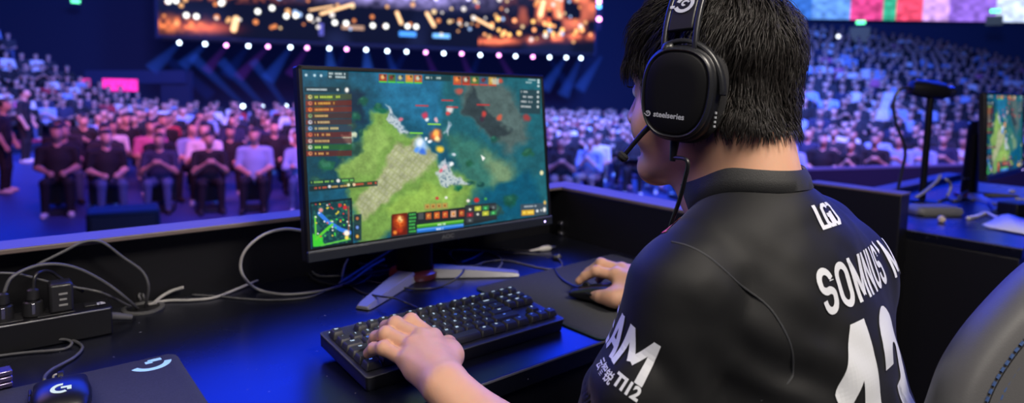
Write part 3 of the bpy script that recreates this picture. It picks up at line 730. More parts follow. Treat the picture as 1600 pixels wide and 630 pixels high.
bb('side_panel', .81, .835, -.035, .495, -.74, -.031, m_blk, desk)
# dark cloth strip lying along the foot of the barrier
# ------------------------------------------------------------------ keyboard
m_kb = mat('keyboard_case', (.026, .026, .029, 1), .40, spec=.5, bump=.06, bscale=3000, fdist=.0003)
m_kbs = mat('keyboard_side', (.008, .008, .010, 1), .45)
m_key = mat('keycap_black', (.026, .026, .029, 1), .50, spec=.5)
m_leg = glow('legend_glow', (.62, .78, 1, 1), 1.25); m_legb = glow('legend_glow_blue', (.12, .25, 1, 1), 1.1)
kb = empty('keyboard', (0, 0, .0215), 'black tenkeyless mechanical keyboard with glowing legends under the left hand', 'keyboard'); kb.rotation_euler = (rad(4.93), 0, 0)
KW, KD = .358, .150
def rr_ring(w, d, z, r, cx=KW/2, cy=KD/2): return [(p[0]+cx, p[1]+cy, z) for p in rrect(w, d, r, 5)]
MB().loft([rr_ring(KW-.008, KD-.006, -.0225, .004), rr_ring(KW-.002, KD-.002, -.019, .005), rr_ring(KW, KD, -.0022, .005), rr_ring(KW-.0006, KD-.0006, -.0006, .005)]).build('case', m_kbs, kb, loc='local', ang=50)
m_lip_hl = mat('keyboard_lip_highlight', (.075, .075, .08, 1), .3, spec=.6)  # rim tube coloured lighter to carry the highlight along the case edge
q_ = rr_ring(KW-.0010, KD-.0010, -.0010, .005); MB().tube([np.array(p) for p in q_+[q_[0]]], .0011, 6).build('lip_highlight', m_lip_hl, kb, loc='local')
MB().loft([rr_ring(KW-.0006, KD-.0006, -.0006, .005), rr_ring(KW-.002, KD-.002, 0, .0045), rr_ring(KW-.006, KD-.006, .0002, .004)]).build('top_plate', m_kb, kb, loc='local', ang=50)
for fx in (.05, .308): MB().box((fx, .138, -.0285), (.03, .012, .014)).build('flip_foot', m_kbs, kb, loc='local', bevel=.002)
U1 = .01905; KX0 = .0052; rowsY = [.1225, .0992, .0802, .0612, .0422, .0232-.0020]
R0 = [('Esc', 0, 1)]+[(f'F{i+1}', 2+i+(.5 if i > 3 else 0)+(.5 if i > 7 else 0), 1) for i in range(12)]+[('PrtSc', 15.25, 1), ('ScrLk', 16.25, 1), ('Pause', 17.25, 1)]
R1 = [(c, i, 1) for i, c in enumerate('`1234567890-=')]+[('Backspace', 13, 2), ('Ins', 15.25, 1), ('Home', 16.25, 1), ('PgUp', 17.25, 1)]
R2 = [('Tab', 0, 1.5)]+[(c, 1.5+i, 1) for i, c in enumerate('QWERTYUIOP[]')]+[('\\', 13.5, 1.5), ('Del', 15.25, 1), ('End', 16.25, 1), ('PgDn', 17.25, 1)]
R3 = [('Caps', 0, 1.75)]+[(c, 1.75+i, 1) for i, c in enumerate("ASDFGHJKL;'")]+[('Enter', 12.75, 2.25)]
R4 = [('Shift', 0, 2.25)]+[(c, 2.25+i, 1) for i, c in enumerate('ZXCVBNM,./')]+[('Shift', 12.25, 2.75), ('\u2191', 16.25, 1)]
R5 = [('Ctrl', 0, 1.25), ('Win', 1.25, 1.25), ('Alt', 2.5, 1.25), ('', 3.75, 6.25), ('Alt', 10, 1.25), ('Fn', 11.25, 1.25), ('Menu', 12.5, 1.25), ('Ctrl', 13.75, 1.25), ('\u2190', 15.25, 1), ('\u2193', 16.25, 1), ('\u2192', 17.25, 1)]
SC_ = 348.0/ (18.25*19.05)
for ri, row in enumerate((R0, R1, R2, R3, R4, R5)):
    for txt, ux_, w in row:
        cx = KX0+(ux_+w/2)*U1*SC_; cy = rowsY[ri]; bw = w*U1*SC_-.0010; bd = .0181; h0, h1 = .0018, .0108+(.0012 if ri == 0 else 0)
        mb = MB(); mb.loft([rr_ring(bw, bd, h0, .0012, cx, cy), rr_ring(bw-.0016, bd-.0014, h0+.004, .0016, cx, cy+.0002), rr_ring(bw-.0044, bd-.0046, h1-.0004, .0022, cx, cy+.0008), rr_ring(bw-.0056, bd-.0058, h1, .0022, cx, cy+.0008), rr_ring(bw-.0086, bd-.009, h1-.0004, .002, cx, cy+.0008)])
        mb.mi = 1
        if txt:
            sz = .0056 if len(txt) == 1 else (.0040 if len(txt) < 4 else .0033)
            v, f = text2d(txt, sz, 1, .00022); lx = cx if len(txt) == 1 or w < 1.4 else cx-.000
            mb.add([(lx+p[0]*(1 if len(txt) < 4 else .8), cy+.0034+p[1], h1+.00025) for p in v], f)
        mb.build('keycap', [m_key, m_leg if (ri+len(txt)) % 3 or ri < 2 else m_legb], kb, loc='local', ang=50)
v, f = g_mark(.0105); mesh_obj('logo', [(.0165+p[0], .1405+p[1]*.75, .0005) for p in v], f, glow('logo_glow', (.72, .92, 1, 1), 1.6), kb, loc='local', smooth=False)
# ------------------------------------------------------------------ mats and mice
m_mat = mat('mat_cloth', (.052, .054, .060, 1), .9, bump=.5, bscale=2600, noise=.30, nscale=420, fdist=.0004, spec=.2)
m_stitch = mat('mat_edge', (.006, .030, .030, 1), .8)
def mousepad(x0, x1, y0, y1, rot, label, edge=False):
    c = np.array(((x0+x1)/2, (y0+y1)/2)); t = empty('mouse_mat', (c[0], c[1], 0), label, 'mouse mat'); R = rotz(rot)[:2, :2]
    def rg(w, d, z, r): return [tuple(R@np.array(p)+c)+(z,) for p in rrect(w, d, r, 7)]
    w, d = x1-x0, y1-y0
    MB().loft([rg(w, d, .0002, .014), rg(w, d, .0026, .014), rg(w-.001, d-.001, .0032, .014)]).build('cloth', m_mat, t, ang=50)
    mb = MB(); P = rg(w-.0005, d-.0005, .0019, .014); mb.tube(P+[P[0]], .0014, 6); mb.build('stitched_edge', m_stitch if edge else m_mat, t)
    return t, c, R
mousepad(.372, .80, -.062, .268, rad(1.5), 'dark grey cloth mouse mat under the right hand and black mouse', True)
pt, c_, R_ = mousepad(-.62, -.168, -.075, .278, rad(-1), 'dark grey mouse mat with pale blue printed logo in the left corner', False)
pc = at(236, 570, .0034); v = stroke2d([arc(0, 0, .42, .42, 200, 352, 20)], .17)
v2 = stroke2d([[(-.02, -.02), (-.02, .14)], [(-.02, .14), (.30, .14)]], .17)
vv, ff = merge2d([v, v2]); e1 = at(266, 564, .0034)-at(208, 578, .0034); e1 /= np.linalg.norm(e1); e2 = np.array((-e1[1], e1[0], 0))
mesh_obj('logo_print', flat(vv*.052+np.array((0, .006)), pc, e1, e2), ff, mat('logo_ink', (.42, .74, .82, 1), .6, emit=(.42, .74, .82, 1), es=.15), pt, smooth=False)
m_ms = mat('mouse_shell', (.009, .009, .012, 1), .33, spec=.5); m_msd = mat('mouse_dark', (.004, .004, .005, 1), .6); m_cab = mat('cable_grey', (.085, .085, .09, 1), .45); m_cabd = mat('cable_black', (.018, .018, .02, 1), .35); m_cabl = mat('cable_pale', (.34, .33, .32, 1), .42)
def mouse(loc, rot, label, logo):
    t = empty('computer_mouse', loc, label, 'mouse'); R = rotz(rot); L = np.array(loc, float)
    prof = [(-.0620, .010, .012, .012), (-.0600, .018, .021, .010), (-.0540, .0250, .031, .006), (-.040, .0300, .0375, .003), (-.020, .0312, .0395, .002), (.0, .0300, .0375, .002), (.020, .0290, .0320, .002), (.040, .0292, .0250, .002), (.054, .0290, .0195, .003), (.0605, .0265, .0165, .004), (.0625, .022, .0145, .006)]
    rings = []
    for y, hw, h, z0 in prof:
        r = []
        for k in range(28):
            a = 2*math.pi*k/28; c, s = math.cos(a), math.sin(a); x = hw*math.copysign(abs(c)**.75, c); z = z0+(h-z0)*(.5+.5*math.copysign(abs(s)**.8, s)); x *= 1-.10*(1-min(1, abs(z-z0)/(h-z0+1e-6))) ; r.append(L+R@np.array((x, y, z)))
        rings.append(r)
    MB().loft(rings).build('shell', m_ms, t, ang=60)
    def top(y): return np.interp(y, [p[0] for p in prof], [p[2] for p in prof])
    mb = MB(); mb.tube([L+R@np.array((0, y, top(y)+.0003)) for y in np.linspace(.004, .060, 12)], .0008, 6); mb.build('button_gap', m_msd, t)
    w0 = L+R@np.array((0, .036, .0245)); ax = R@np.array((1., 0, 0)); MB().cyl(w0-ax*.0035, w0+ax*.0035, .0085, 24).build('scroll_wheel', m_msd, t, bevel=.001)
    for yy in (-.006, .013): mb = MB(); mb.box(L+R@np.array((-.0300, yy, .0215)), (.003, .017, .0052), R); mb.build('side_button', m_msd, t, bevel=.0012)
    if logo:
        v, f = g_mark(.021); bv = None
        P = [L+R@np.array((p[1], -.030+p[0]*-1, 0)) for p in v]; out = []
        for p in v:
            x, y = p[0], -.030+p[1]; hw = np.interp(y, [q[0] for q in prof], [q[1] for q in prof]); h = top(y); sx = min(.98, abs(x)/hw)
            out.append(L+R@np.array((x, y, .002+(h-.002)*(.5+.5*(1-sx**(1/.75*2))**.4)+.0004)))
        mesh_obj('logo', out, f, glow('mouse_logo_glow', (.75, .90, 1, 1), .95), t, smooth=False)
    return t
mouse((.507, .048, .0034), rad(12), 'black computer mouse held under the right hand on the mat', False)
mouse(tuple(at(96, 619, .020)*np.array((1, 1, 0))+np.array((0, 0, .0034))), rad(-4), 'black computer mouse with glowing white logo on the left mouse mat', True)

# ------------------------------------------------------------------ monitors
m_mon = mat('monitor_plastic', (.010, .010, .012, 1), .38, spec=.4); m_bez = mat('monitor_bezel', (.006, .006, .007, 1), .45, spec=.3); m_chin = mat('monitor_chin', (.014, .017, .024, 1), .36, spec=.5); m_chl = mat('monitor_line', (.10, .11, .13, 1), .3)
m_foot = mat('stand_foot', (.21, .21, .235, 1), .42, metal=.35); m_col = mat('stand_column', (.004, .004, .005, 1), .5, spec=.2)
m_redr = mat('stand_red_ring', (.035, .010, .014, 1), .28, emit=(.9, .10, .15, 1), es=.012, coat=.5)
# the picture on the screen, painted in the coordinates of a slanted view of it and mapped flat
src = np.array([(42, 37), (775, 68), (803, 485), (68, 592)], float)
def homog(s, d):
    A = []
    for (x, y), (u, v) in zip(s, d): A += [[x, y, 1, 0, 0, 0, -u*x, -u*y, -u], [0, 0, 0, x, y, 1, -v*x, -v*y, -v]]
    return np.linalg.svd(np.array(A))[2][-1].reshape(3, 3)
HM = homog([(0, 0), (1, 0), (1, 1), (0, 1)], src)
def paint_screen(nx, ny):
    gu, gv = np.meshgrid(np.linspace(0, 1, nx), np.linspace(0, 1, ny)); q = np.stack([gu, gv, np.ones_like(gu)], -1)@HM.T
    X, Y = q[..., 0]/q[..., 2], q[..., 1]/q[..., 2]; P = np.stack([X.ravel(), Y.ravel(), np.zeros(X.size)], 1)
    def nz(s, sd): return vnoise(P, s, sd).reshape(X.shape)
    wob = 10*nz(.03, 41)+5*nz(.09, 42); wob2 = 10*nz(.03, 43)+5*nz(.09, 44); XX, YY = X+wob, Y+wob2
    C = np.zeros(X.shape+(3,)); C[:] = np.array((18, 82, 108)); fine = nz(.22, 45); mid = nz(.06, 46)
    def mix(m, col, a=1.0):
        m = np.clip(m*a, 0, 1)[..., None]; C[:] = C*(1-m)+np.array(col, float)*m
    def poly(pts, soft=3, XY=None):
        x, y = XY if XY is not None else (XX, YY); n = len(pts); ins = np.zeros(x.shape, bool); dm = np.full(x.shape, 1e9)
        for i in range(n):
            (x0, y0), (x1, y1) = pts[i], pts[(i+1) % n]
            ins ^= ((y0 > y) != (y1 > y)) & (x < (x1-x0)*(y-y0)/(y1-y0+1e-9)+x0)
            t = np.clip(((x-x0)*(x1-x0)+(y-y0)*(y1-y0))/((x1-x0)**2+(y1-y0)**2+1e-9), 0, 1); dm = np.minimum(dm, np.hypot(x-x0-t*(x1-x0), y-y0-t*(y1-y0)))
        return np.clip(.5+np.where(ins, dm, -dm)/(2*soft), 0, 1)
    def spot(x, y, rx, ry=None, soft=.5, XY=None):
        a, b_ = XY if XY is not None else (X, Y); d = np.hypot((a-x)/rx, (b_-y)/(ry or rx)); return np.clip((1-d)/soft, 0, 1)
    def rect(x0, y0, x1, y1, sk=0.0): return poly([(x0, y0), (x1, y0+sk*(x1-x0)), (x1, y1+sk*(x1-x0)), (x0, y1)], .8, (X, Y))
    def line(pts, w):
        dm = np.full(X.shape, 1e9)
        for (x0, y0), (x1, y1) in zip(pts, pts[1:]):
            t = np.clip(((X-x0)*(x1-x0)+(Y-y0)*(y1-y0))/((x1-x0)**2+(y1-y0)**2+1e-9), 0, 1); dm = np.minimum(dm, np.hypot(X-x0-t*(x1-x0), Y-y0-t*(y1-y0)))
        return np.clip(w-dm+.5, 0, 1)
    # water, dark woods, banks
    mix(poly([(250, 20), (470, 20), (480, 160), (450, 230), (380, 200), (300, 130)], 14), (30, 104, 140)); mix(np.clip(mid, 0, 1), (40, 120, 150), .25)
    mix(poly([(20, 100), (180, 60), (250, 120), (240, 230), (180, 330), (120, 420), (60, 420)], 18), (16, 66, 82)); mix(poly([(180, 90), (240, 110), (235, 200), (200, 215), (180, 160)], 8), (12, 44, 66))
    mix(poly([(470, 30), (800, 50), (820, 500), (600, 500), (540, 360), (470, 220)], 16), (28, 92, 104)); mix(poly([(530, 70), (660, 80), (720, 170), (745, 250), (690, 300), (620, 240), (540, 170)], 12), (78, 98, 96)); mix(poly([(560, 90), (600, 150), (690, 230), (640, 250), (540, 170)], 6), (46, 60, 64)); mix(poly([(480, 220), (610, 270), (730, 380), (700, 460), (560, 420), (500, 300)], 16), (52, 110, 98)); mix(poly([(600, 290), (680, 320), (730, 400), (700, 440), (630, 380)], 20), (150, 160, 110), .6)
    mix(poly([(590, 420), (740, 350), (820, 500), (610, 500)], 12), (8, 82, 108))
    # grass and stone path
    mix(poly([(265, 165), (305, 160), (335, 225), (400, 250), (470, 330), (570, 385), (560, 470), (400, 500), (215, 590), (200, 440), (145, 350), (215, 280)], 10), (112, 150, 70)); mix(poly([(150, 345), (280, 200), (310, 260), (260, 370)], 16), (140, 172, 90), .7); mix(poly([(300, 470), (420, 380), (540, 420), (500, 480), (330, 520)], 12), (146, 180, 78), .7)
    mix(poly([(330, 280), (400, 245), (455, 300), (440, 340), (350, 400), (230, 500), (205, 455), (270, 380)], 7), (166, 164, 128), .8)
    cx_, cy_ = (X*.8+Y*.6)/13, (Y*.8-X*.6)/19; st = (np.abs(cx_-np.round(cx_)) < .34) & (np.abs(cy_-np.round(cy_)) < .36); mix(poly([(330, 285), (400, 245), (455, 300), (440, 335), (350, 395), (225, 490), (215, 460), (280, 380)], 5)*st, (188, 188, 172), .35)
    mix(poly([(405, 165), (400, 160), (200, 440), (250, 420)], 8)*0, (0, 0, 0))
    for (x, y, r) in ((205, 185, 22), (195, 215, 20), (235, 140, 22), (205, 280, 26), (165, 290, 22), (285, 155, 14), (120, 330, 24), (90, 380, 26), (230, 230, 16), (560, 390, 16), (590, 400, 15), (520, 405, 14), (640, 250, 16), (560, 330, 18), (690, 445, 22), (650, 470, 20), (740, 300, 18), (130, 130, 24), (90, 160, 28)):
        mix(spot(x, y, r, r*.9, .5, (XX, YY)), (16+r % 7*4, 70+r % 5*6, 66)); mix(spot(x-3, y-5, r*.5, r*.4, .7, (XX, YY)), (60, 120, 96), .6)
    for (x, y, r) in ((185, 255, 24), (170, 245, 15), (200, 240, 14)): mix(spot(x, y, r, r*.8, .5, (XX, YY)), (196, 206, 176)); mix(spot(x-4, y-6, r*.4, r*.3, .7), (240, 240, 215), .8)
    C[:] *= (1+.06*fine+.10*mid)[..., None]
    # pale cliffs, fighters and flashes
    for pts, col in (([(300, 140), (318, 150), (345, 205), (372, 235), (340, 240), (312, 195)], (196, 204, 214)), ([(458, 320), (480, 310), (500, 350), (525, 370), (560, 395), (520, 395), (480, 400), (460, 350)], (190, 200, 208)), ([(488, 190), (502, 205), (500, 240), (485, 230)], (170, 186, 200))): mix(poly(pts, 3), col, .9); mix(poly([(x+4, y+4) for x, y in pts], 4)*np.clip(fine, 0, 1), (70, 100, 120), .9)
    for (x, y, r, col) in ((410, 272, 30, (150, 190, 235)), (405, 262, 16, (232, 240, 250)), (415, 290, 14, (60, 110, 215)), (395, 285, 12, (90, 150, 240)), (455, 238, 26, (226, 92, 52)), (455, 232, 15, (255, 190, 90)), (460, 248, 12, (255, 230, 150)), (468, 280, 16, (236, 196, 60)), (480, 335, 12, (214, 190, 200)), (470, 345, 8, (220, 90, 110)), (420, 180, 14, (196, 60, 90)), (428, 192, 8, (230, 230, 235)), (345, 190, 9, (210, 110, 130)), (496, 162, 16, (214, 206, 206)), (490, 175, 9, (210, 70, 70)), (455, 190, 8, (220, 170, 180)), (525, 105, 12, (170, 84, 74)), (600, 172, 12, (190, 64, 58)), (597, 185, 9, (60, 44, 60)), (652, 186, 12, (196, 90, 66)), (735, 190, 16, (150, 60, 60)), (655, 72, 12, (190, 80, 60)), (500, 330, 9, (240, 240, 240)), (510, 300, 7, (200, 210, 220)), (440, 260, 8, (250, 250, 255)), (425, 250, 8, (245, 248, 255))):
        mix(spot(x, y, r, r, .6, (X+wob*.5, Y+wob2*.5)), col)
    for (x, y, w, col) in ((412, 148, 20, (190, 50, 50)), (490, 132, 18, (190, 50, 50)), (505, 153, 18, (190, 50, 50)), (600, 146, 20, (190, 50, 50)), (395, 232, 20, (130, 220, 60)), (450, 205, 20, (150, 220, 60))): mix(rect(x-w, y-2, x+w, y+2, .03), col)
    mix(poly([(594, 300), (608, 310), (600, 319)], 1, (X, Y)), (245, 245, 240))
    # panels of the interface
    mix(rect(122, 41, 186, 66, .04), (20, 52, 62), .9)
    rs = np.random.default_rng(5)
    def writing(x0, y, x1, h, col, sk=.04, gap=.35):
        x = x0
        while x < x1:
            w = rs.uniform(2.2, 5)
            if rs.random() > gap*.5: mix(rect(x, y+sk*(x-x0), x+w, y+h+sk*(x-x0), sk), col, .85)
            x += w+1.1
    writing(126, 46, 182, 6, (225, 235, 235)); writing(126, 56, 176, 6, (225, 235, 235))
    for x in (52, 78, 98): mix(spot(x+4, 54+.04*(x-52), 6, 6, .6), (210, 230, 240), .9)
    mix(rect(50, 90, 163, 106, .01), (18, 48, 60), .9); writing(58, 95, 118, 6, (220, 225, 225), .01); mix(spot(153, 99, 5, 5, .5), (200, 210, 210)); mix(spot(181, 101, 11, 13, .3), (70, 84, 90)); mix(spot(181, 100, 7, 9, .4), (235, 235, 230))
    for i in range(10):
        y = 113+i*19.3; g = i in (0, 8); mix(rect(54, y, 196, y+17, -.01), ((70, 80, 50), (110, 34, 26), (120, 40, 30), (76, 40, 38), (74, 44, 44), (50, 62, 78), (104, 36, 34), (80, 42, 44), (36, 92, 44), (96, 34, 30))[i], .78)
        mix(rect(54, y+1, 62, y+16, 0), (150, 50, 40), .5); mix(spot(68, y+8, 8, 8, .4), ((196, 190, 120), (200, 120, 90), (226, 120, 50), (120, 160, 110), (190, 190, 200), (120, 170, 220), (210, 110, 80), (200, 170, 160), (190, 210, 190), (200, 130, 90))[i]); mix(spot(69, y+7, 3.5, 3.5, .5), (80, 40, 40), .7)
        writing(82, y+5, (162, 140, 136, 126, 128, 152, 126, 124, 122, 128)[i], 7, ((196, 220, 70), (236, 180, 70), (236, 160, 70), (226, 190, 110), (220, 190, 130), (226, 200, 130), (226, 170, 90), (220, 180, 110), (170, 230, 90), (226, 170, 90))[i], -.01)
    mix(rect(64, 378, 204, 392, -.06), (18, 40, 40), .6); writing(70, 381, 140, 6, (150, 210, 90), -.05); mix(spot(154, 379, 7, 7, .4), (220, 220, 220)); writing(166, 376, 200, 6, (120, 220, 100), -.05)
    mix(rect(64, 396, 276, 412, -.08), (18, 34, 34), .7); writing(80, 399, 118, 6, (226, 90, 60), -.08); writing(134, 395, 180, 6, (220, 170, 90), -.08); writing(206, 388, 268, 6, (226, 80, 60), -.08); mix(spot(127, 397, 6, 6, .4), (210, 210, 210)); mix(spot(186, 392, 6, 6, .4), (220, 220, 180)); mix(spot(203, 391, 6, 6, .4), (226, 200, 160))
    for x0, n in ((280, 5), (508, 5)):
        for i in range(n):
            x = x0+i*27; y = 51+(x-280)*.033; mix(rect(x, y, x+24, y+24, .04), ((150, 60, 40), (190, 140, 60), (70, 110, 60), (180, 90, 50), (60, 90, 120))[(i*2+x0) % 5]); mix(spot(x+11, y+10, 8, 9, .6), ((230, 180, 110), (120, 40, 40), (200, 190, 120), (240, 140, 70), (190, 200, 180))[(i+x0) % 5]); mix(rect(x, y+22, x+24, y+26, .04), (70, 200, 60) if x0 == 280 else (200, 60, 40)); mix(spot(x+17, y+6, 4, 4, .5), (30, 40, 30))
    mix(rect(418, 55, 500, 72, .03), (22, 56, 60), .8); writing(424, 60, 440, 6, (220, 230, 220), .03); writing(456, 61, 470, 6, (220, 230, 220), .03); mix(rect(628, 66, 648, 84, .04), (190, 190, 180), .8)
    mix(rect(712, 99, 776, 172, .06), (40, 56, 62), .75)
    for k in range(4): writing(716, 104+15*k, (736, 752, 752, 748)[k], 5, (226, 226, 226), .06); mix(spot(768, 108+15*k, 4, 5, .5), (220, 226, 226))
    writing(734, 68, 756, 4, (210, 225, 225), .06); writing(726, 76, 748, 4, (210, 225, 225), .06)
    for y in (72, 79, 90): mix(spot(769, y, 4, 4, .5), (226, 236, 236))
    mix(spot(782, 356, 7, 9, .4), (226, 220, 170))
    # small map
    mix(poly([(66, 446), (196, 432), (200, 574), (72, 592)], 1, (X, Y)), (12, 30, 34)); mp = poly([(70, 452), (192, 438), (195, 568), (76, 586)], 1, (X, Y)); mix(mp, (14, 58, 66)); mix(mp*np.clip(nz(.15, 47)*2, 0, 1), (40, 104, 92), .7)
    mix(line([(95, 480), (120, 505), (160, 530), (190, 540)], 6)*mp, (50, 120, 220)); mix(poly([(74, 540), (110, 545), (112, 582), (78, 586)], 3)*mp, (60, 200, 50)); mix(line([(85, 560), (120, 528), (135, 515)], 4)*mp, (90, 200, 50)); mix(line([(84, 550), (82, 490)], 3)*mp, (90, 190, 60)); mix(line([(100, 580), (190, 560)], 2.5)*mp, (90, 190, 70)); mix(line([(186, 545), (186, 460)], 2.5)*mp, (170, 80, 60), .7)
    for k in range(46):
        x, y = rs.uniform(84, 190), rs.uniform(450, 572); mix(spot(x, y, 3.6, 3.6, .5)*mp, ((70, 210, 70), (210, 60, 60), (230, 230, 220), (220, 200, 60))[k % 4])
    for (x, y, r, col) in ((100, 470, 9, (226, 150, 140)), (175, 462, 9, (200, 40, 50)), (160, 455, 7, (200, 50, 50)), (180, 542, 12, (250, 240, 225)), (180, 556, 8, (240, 220, 90))): mix(spot(x, y, r, r, .5), col)
    mix(rect(202, 484, 226, 566, -.08), (24, 52, 62), .85)
    for k, col in enumerate(((180, 110, 70), (110, 150, 226), (226, 170, 70))): mix(spot(213, 496+28*k, 10, 11, .4), (16, 30, 40)); mix(spot(213, 496+28*k, 7, 8, .6), col)
    # lower panel
    mix(poly([(318, 488), (540, 462), (640, 452), (646, 500), (545, 520), (318, 556)], 1, (X, Y)), (30, 38, 40)); mix(poly([(320, 484), (368, 478), (368, 546), (320, 552)], 1, (X, Y)), (96, 26, 14)); pm = poly([(322, 486), (366, 480), (366, 544), (322, 550)], 1, (X, Y)); mix(pm*spot(344, 508, 24, 30, .7), (226, 96, 28)); mix(pm*spot(346, 498, 12, 14, .6), (250, 206, 130)); mix(pm*spot(344, 534, 14, 10, .6), (180, 50, 20)); mix(pm*np.clip(fine*2, 0, 1), (120, 30, 10), .5); mix(pm*spot(330, 540, 8, 8, .5), (230, 130, 50))
    mix(rect(370, 478, 396, 546, -.1), (22, 44, 36))
    for k in range(6): writing(374, 482+10.5*k, 392, 6, (80, 210, 90), -.1, .1)
    for k in range(5): x = 424+k*25.5; y = 478-(x-424)*.085; mix(rect(x, y, x+20, y+24, -.09), (38, 30, 28)); mix(rect(x+1.5, y+2, x+18.5, y+22, -.09), ((170, 84, 40), (196, 90, 40), (180, 70, 40), (190, 150, 130), (150, 60, 40))[k]); mix(spot(x+10, y+11, 6, 7, .6), (246, 170, 80)); mix(spot(x+11, y+12, 2.6, 3, .6), (90, 24, 14))
    mix(rect(402, 480, 418, 500, -.08), (70, 74, 76)); mix(rect(420, 452, 494, 470, -.06), (150, 140, 80), .8)
    for k in range(4): mix(rect(424+18*k, 453-k, 436+18*k, 466-k, -.06), (186, 150, 70)); mix(spot(430+18*k, 460-k, 4, 4, .6), (120, 60, 40))
    mix(rect(398, 516, 542, 528, -.115), (60, 150, 40)); mix(rect(398, 518, 542, 521, -.115), (150, 220, 90), .8); mix(rect(398, 529, 542, 541, -.115), (34, 110, 206)); mix(rect(398, 531, 542, 534, -.115), (120, 190, 246), .8); writing(462, 514, 482, 5, (240, 250, 240), -.11); writing(458, 528, 486, 5, (240, 250, 250), -.11)
    mix(rect(546, 456, 642, 506, -.08), (40, 46, 50))
    for k in range(9):
        x = 552+(k % 4)*24; y = 462+(k//4)*17-(k % 4)*2; mix(rect(x, y, x+20, y+14, -.08), ((52, 58, 60), (50, 120, 70), (120, 40, 50), (170, 180, 60), (60, 66, 70))[(k*3) % 5]); mix(spot(x+10, y+7, 5, 5, .6), ((226, 226, 210), (90, 220, 120), (226, 60, 70), (230, 220, 80), (120, 130, 130))[(k*3) % 5])
    for (x, y, r, col) in ((460, 434, 7, (190, 60, 60)), (488, 432, 6, (230, 230, 225)), (556, 442, 7, (235, 225, 220)), (582, 440, 11, (200, 40, 40)), (626, 470, 7, (20, 20, 24)), (610, 436, 6, (70, 160, 70))): mix(spot(x, y, r, r*.9, .5), col)
    mix(rect(718, 454, 800, 492, -.06), (62, 74, 86), .9); writing(724, 459, 764, 4, (215, 220, 225), -.06); mix(rect(722, 472, 760, 488, -.06), (206, 160, 40)); writing(726, 476, 756, 7, (255, 226, 110), -.06, .1); mix(spot(770, 474, 5, 6, .5), (226, 230, 235)); mix(spot(782, 472, 3, 5, .5), (190, 196, 200)); mix(spot(792, 470, 6, 9, .4), (230, 230, 225)); mix(spot(793, 448, 5, 8, .5), (220, 180, 90))
    C = np.clip(C, 0, 255)/255; C = np.where(C <= .04045, C/12.92, ((C+.055)/1.055)**2.4); return C
def paint_obj(name, O, Ux, Vy, nx, ny, colors, m, parent):
    """a flat grid from corner O (top left) along Ux and Vy, coloured per vertex"""
    gu, gv = np.meshgrid(np.linspace(0, 1, nx), np.linspace(0, 1, ny)); V = np.array(O)+gu.reshape(-1, 1)*np.array(Ux)+gv.reshape(-1, 1)*np.array(Vy)
    i = np.arange((nx-1)*(ny-1)); r = i//(nx-1)*nx+i % (nx-1); F = np.stack([r, r+nx, r+nx+1, r+1], 1)
    o = mesh_obj(name, V, F, m, parent, smooth=False, fast=True); at_ = o.data.color_attributes.new('paint', 'FLOAT_COLOR', 'POINT')
    at_.data.foreach_set('color', np.concatenate([colors.reshape(-1, 3), np.ones((nx*ny, 1))], 1).astype(np.float32).ravel()); return o
SCN = paint_screen(520, 300); m_scr = painted('game_picture', 1.12, .35)
